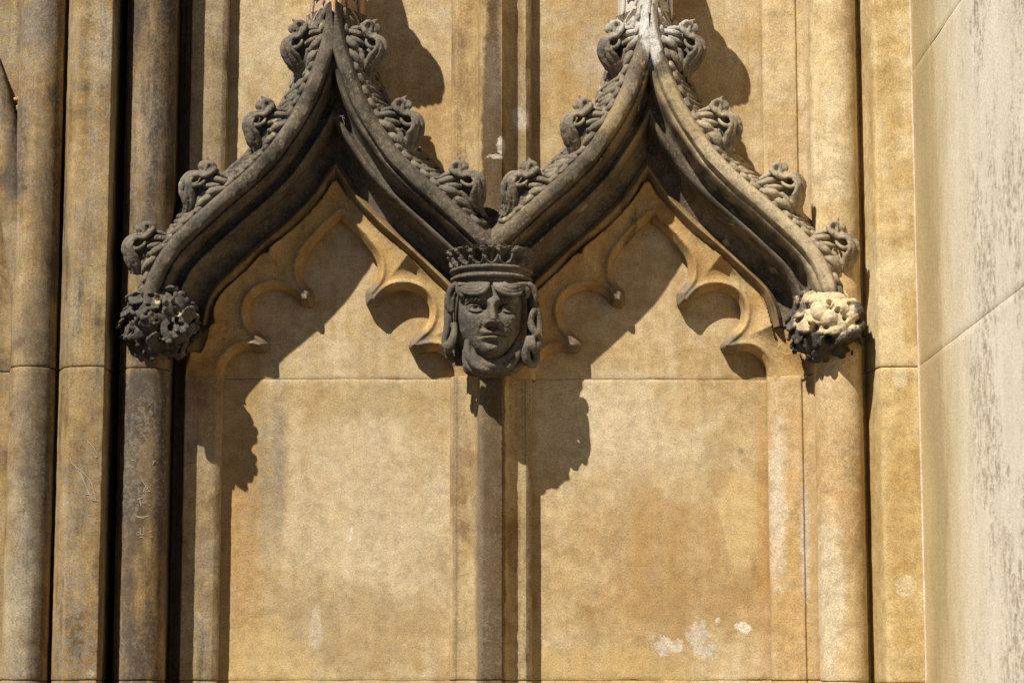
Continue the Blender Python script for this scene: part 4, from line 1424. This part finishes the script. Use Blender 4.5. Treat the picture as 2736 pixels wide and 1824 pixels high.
def crown():
    """drum of the crown: two roll mouldings and a pierced scalloped cresting"""
    cz0 = hp(745, 545, 160)
    zb_, = (HC[2] + (858 - (600 + 520 / 3.484)) * 1.0,)
    zlo = hp(370, 545, 130)[2]; zhi = hp(300, 262, 130)[2]
    cxm = HC[0] - 1; cyh = 132.0
    th = np.radians(np.arange(-104, 104.1, 1.0))
    zr = np.linspace(0, zhi - zlo, 84)
    Tt, Zz = np.meshgrid(th, zr)
    Rr = np.full_like(Tt, 101.0)
    G = lambda x, s: np.exp(-(x / s) ** 2)
    Rr += 8.5 * np.sqrt(np.clip(1 - ((Zz - 6) / 6.5) ** 2, 0, 1))
    Rr += 9.5 * np.sqrt(np.clip(1 - ((Zz - 28) / 6.5) ** 2, 0, 1))
    hz = zhi - zlo
    Rr += np.clip((Zz - 34) / (hz - 34), 0, 1) ** 1.3 * 16          # flare
    # scalloped loops
    per = math.radians(20.0)
    ph = (Tt / per + .5) % 1.0 - .5
    ring = np.sqrt((ph * 37) ** 2 + ((Zz - 52) * 1.05) ** 2)
    low = np.clip((60 - Zz) / 8, 0, 1)
    Rr += 8 * G(ring - 15, 3.2) * (Zz > 35) * low
    ring2 = np.sqrt((ph * 37) ** 2 + ((Zz - 56) * .62) ** 2)
    Rr -= 19 * np.exp(-(ring2 / 11) ** 4) * (Zz > 36)
    Rr += 13 * G(np.sqrt((ph * 37) ** 2 + (Zz - 66) ** 2), 6.5)
    flo = 8.5 * G(ph, .22) * G(Zz - (hz - 7), 7) + 7 * G(np.abs(ph) - .5, .16) * G(Zz - (hz - 14), 9)
    Rr += flo
    nz = np.array([mnoise.noise(Vector((t * 9, 2, z * .09))) + .6 * mnoise.noise(Vector((t * 25, 5, z * .25))) for t, z in zip(Tt.ravel(), Zz.ravel())]).reshape(Tt.shape)
    Rr += nz * np.interp(Zz, [0, 34, 40, hz], [.9, .9, 3.5, 6.5])
    topw = 2.5 * np.array([[mnoise.noise(Vector((t * 6, 7, 1))) for t in th]])
    Zw = Zz + topw * (Zz / hz)
    V = np.stack([cxm + Rr * np.sin(Tt), -(cyh + Rr * np.cos(Tt)), zlo + Zw], 2).reshape(-1, 3)
    n = len(th); m = len(zr)
    Fc = [(i * n + j, i * n + j + 1, (i + 1) * n + j + 1, (i + 1) * n + j) for i in range(m - 1) for j in range(n - 1)]
    V = V.tolist()
    b = len(V)
    V.append([cxm, -cyh, zhi - 8]); V.append([cxm, -cyh, zlo])
    for j in range(n - 1):
        Fc.append(((m - 1) * n + j, (m - 1) * n + j + 1, b))
        Fc.append((j, j + 1, b + 1))
    return mesh_from(np.array(V) / 1000, Fc)


link('crown', crown(), m_head, H, angle=60)

# ---------------------------------------------------------------- scratches on the pier and shaft, rubble in the corner
def scratch(owner, lines, hfun, r=.75):
    for ln in lines:
        c = Clay()
        rows = []
        for zx, zy in ln:
            px, py = zx / 2.351, 900 + zy / 2.351
            rows.append((*(at(px, py, hfun(px, py)) * 1000), r))
        c.tube(rows, seg=5, n=4)
        link('scratch_mark', mesh_from(np.array(c.v) / 1000, c.f), m_chalk, owner)


def shaft_h(px, py):
    h = 185.0
    for _ in range(4):
        x = at(px, py, h)[0] * 1000
        h = 127 + math.sqrt(max(0, r2 ** 2 - (x - cx2) ** 2))
    return h + .6


piers = [o for o in bpy.data.objects if o.name.startswith('pier') and o.get('label')]
shafts = [o for o in bpy.data.objects if o.name.startswith('shaft') and o.get('label')]
scratch(piers[0], [[(440, 760), (460, 800), (520, 850), (570, 910), (590, 970), (602, 1025)], [(468, 805), (515, 880), (545, 950), (580, 1015)], [(505, 845), (525, 900), (555, 975), (575, 1020), (625, 1030)],
                   [(535, 985), (562, 990)], [(548, 655), (585, 690), (612, 745), (600, 755), (585, 720)], [(560, 1120), (580, 1124)]], lambda x, y: 236.6)
scratch(shafts[0], [[(888, 890), (912, 930), (938, 968)], [(900, 975), (918, 930)], [(915, 960), (930, 945)], [(905, 972), (944, 970)], [(865, 1018), (892, 1012)], [(872, 1040), (918, 1040)], [(860, 1056), (944, 1056)], [(878, 1020), (884, 1058)],
                    [(856, 1125), (895, 1130), (938, 1122)], [(862, 1130), (905, 1138)], [(862, 1225), (948, 1222)], [(860, 1242), (900, 1240)], [(880, 1258), (958, 1254)], [(880, 1200), (884, 1240)], [(904, 1196), (906, 1245)],
                    [(955, 783), (978, 782)], [(960, 800), (966, 785)], [(826, 776), (842, 775)]], shaft_h)
c = Clay()
rnd = random.Random(5)
for i in range(9):
    q = at(46 + rnd.uniform(-7, 9), 278 + rnd.uniform(-20, 18), 128) * 1000
    c.blob(q, (rnd.uniform(4, 8), 6, rnd.uniform(3, 6)))
o = link('rubble', c.bake(1.5, 1, 1.5, 120), m_back)
o['label'] = 'small lump of loose rubble wedged between the left arch moulding and leftmost shaft'; o['category'] = 'rubble'

# ---------------------------------------------------------------- cobweb under the left apex
c = []
V, Fc = [], []
def thread(p, r=.5):
    cc = Clay(); cc.tube([(*(at(x, y, h) * 1000), r) for x, y, h in p], seg=5, n=5)
    b = len(V)
    V.extend(cc.v); Fc.extend([tuple(i + b for i in f) for f in cc.f])
zq = lambda x, y, h: (500 + x / 3.92, y / 3.92, h)
thread([zq(1365, 1278, 150), zq(1420, 1262, 160), zq(1500, 1248, 165), zq(1560, 1232, 170), zq(1640, 1212, 175)], .7)
thread([zq(1535, 1165, 160), zq(1560, 1195, 165), zq(1600, 1215, 170), zq(1650, 1240, 175)], .8)
thread([zq(1550, 1090, 160), zq(1575, 1130, 165), zq(1585, 1180, 168), zq(1615, 1225, 172)], .6)
thread([zq(1470, 1255, 160), zq(1500, 1235, 165), zq(1545, 1245, 168), zq(1600, 1225, 170)], .5)
thread([zq(1620, 1225, 172), zq(1640, 1270, 172), zq(1648, 1310, 172)], .8)
o = link('cobweb', mesh_from(np.array(V) / 1000, Fc), m_web)
o['label'] = 'dusty cobweb threads hanging under the tip of the left arch'; o['category'] = 'cobweb'
print('objects', len(bpy.data.objects))
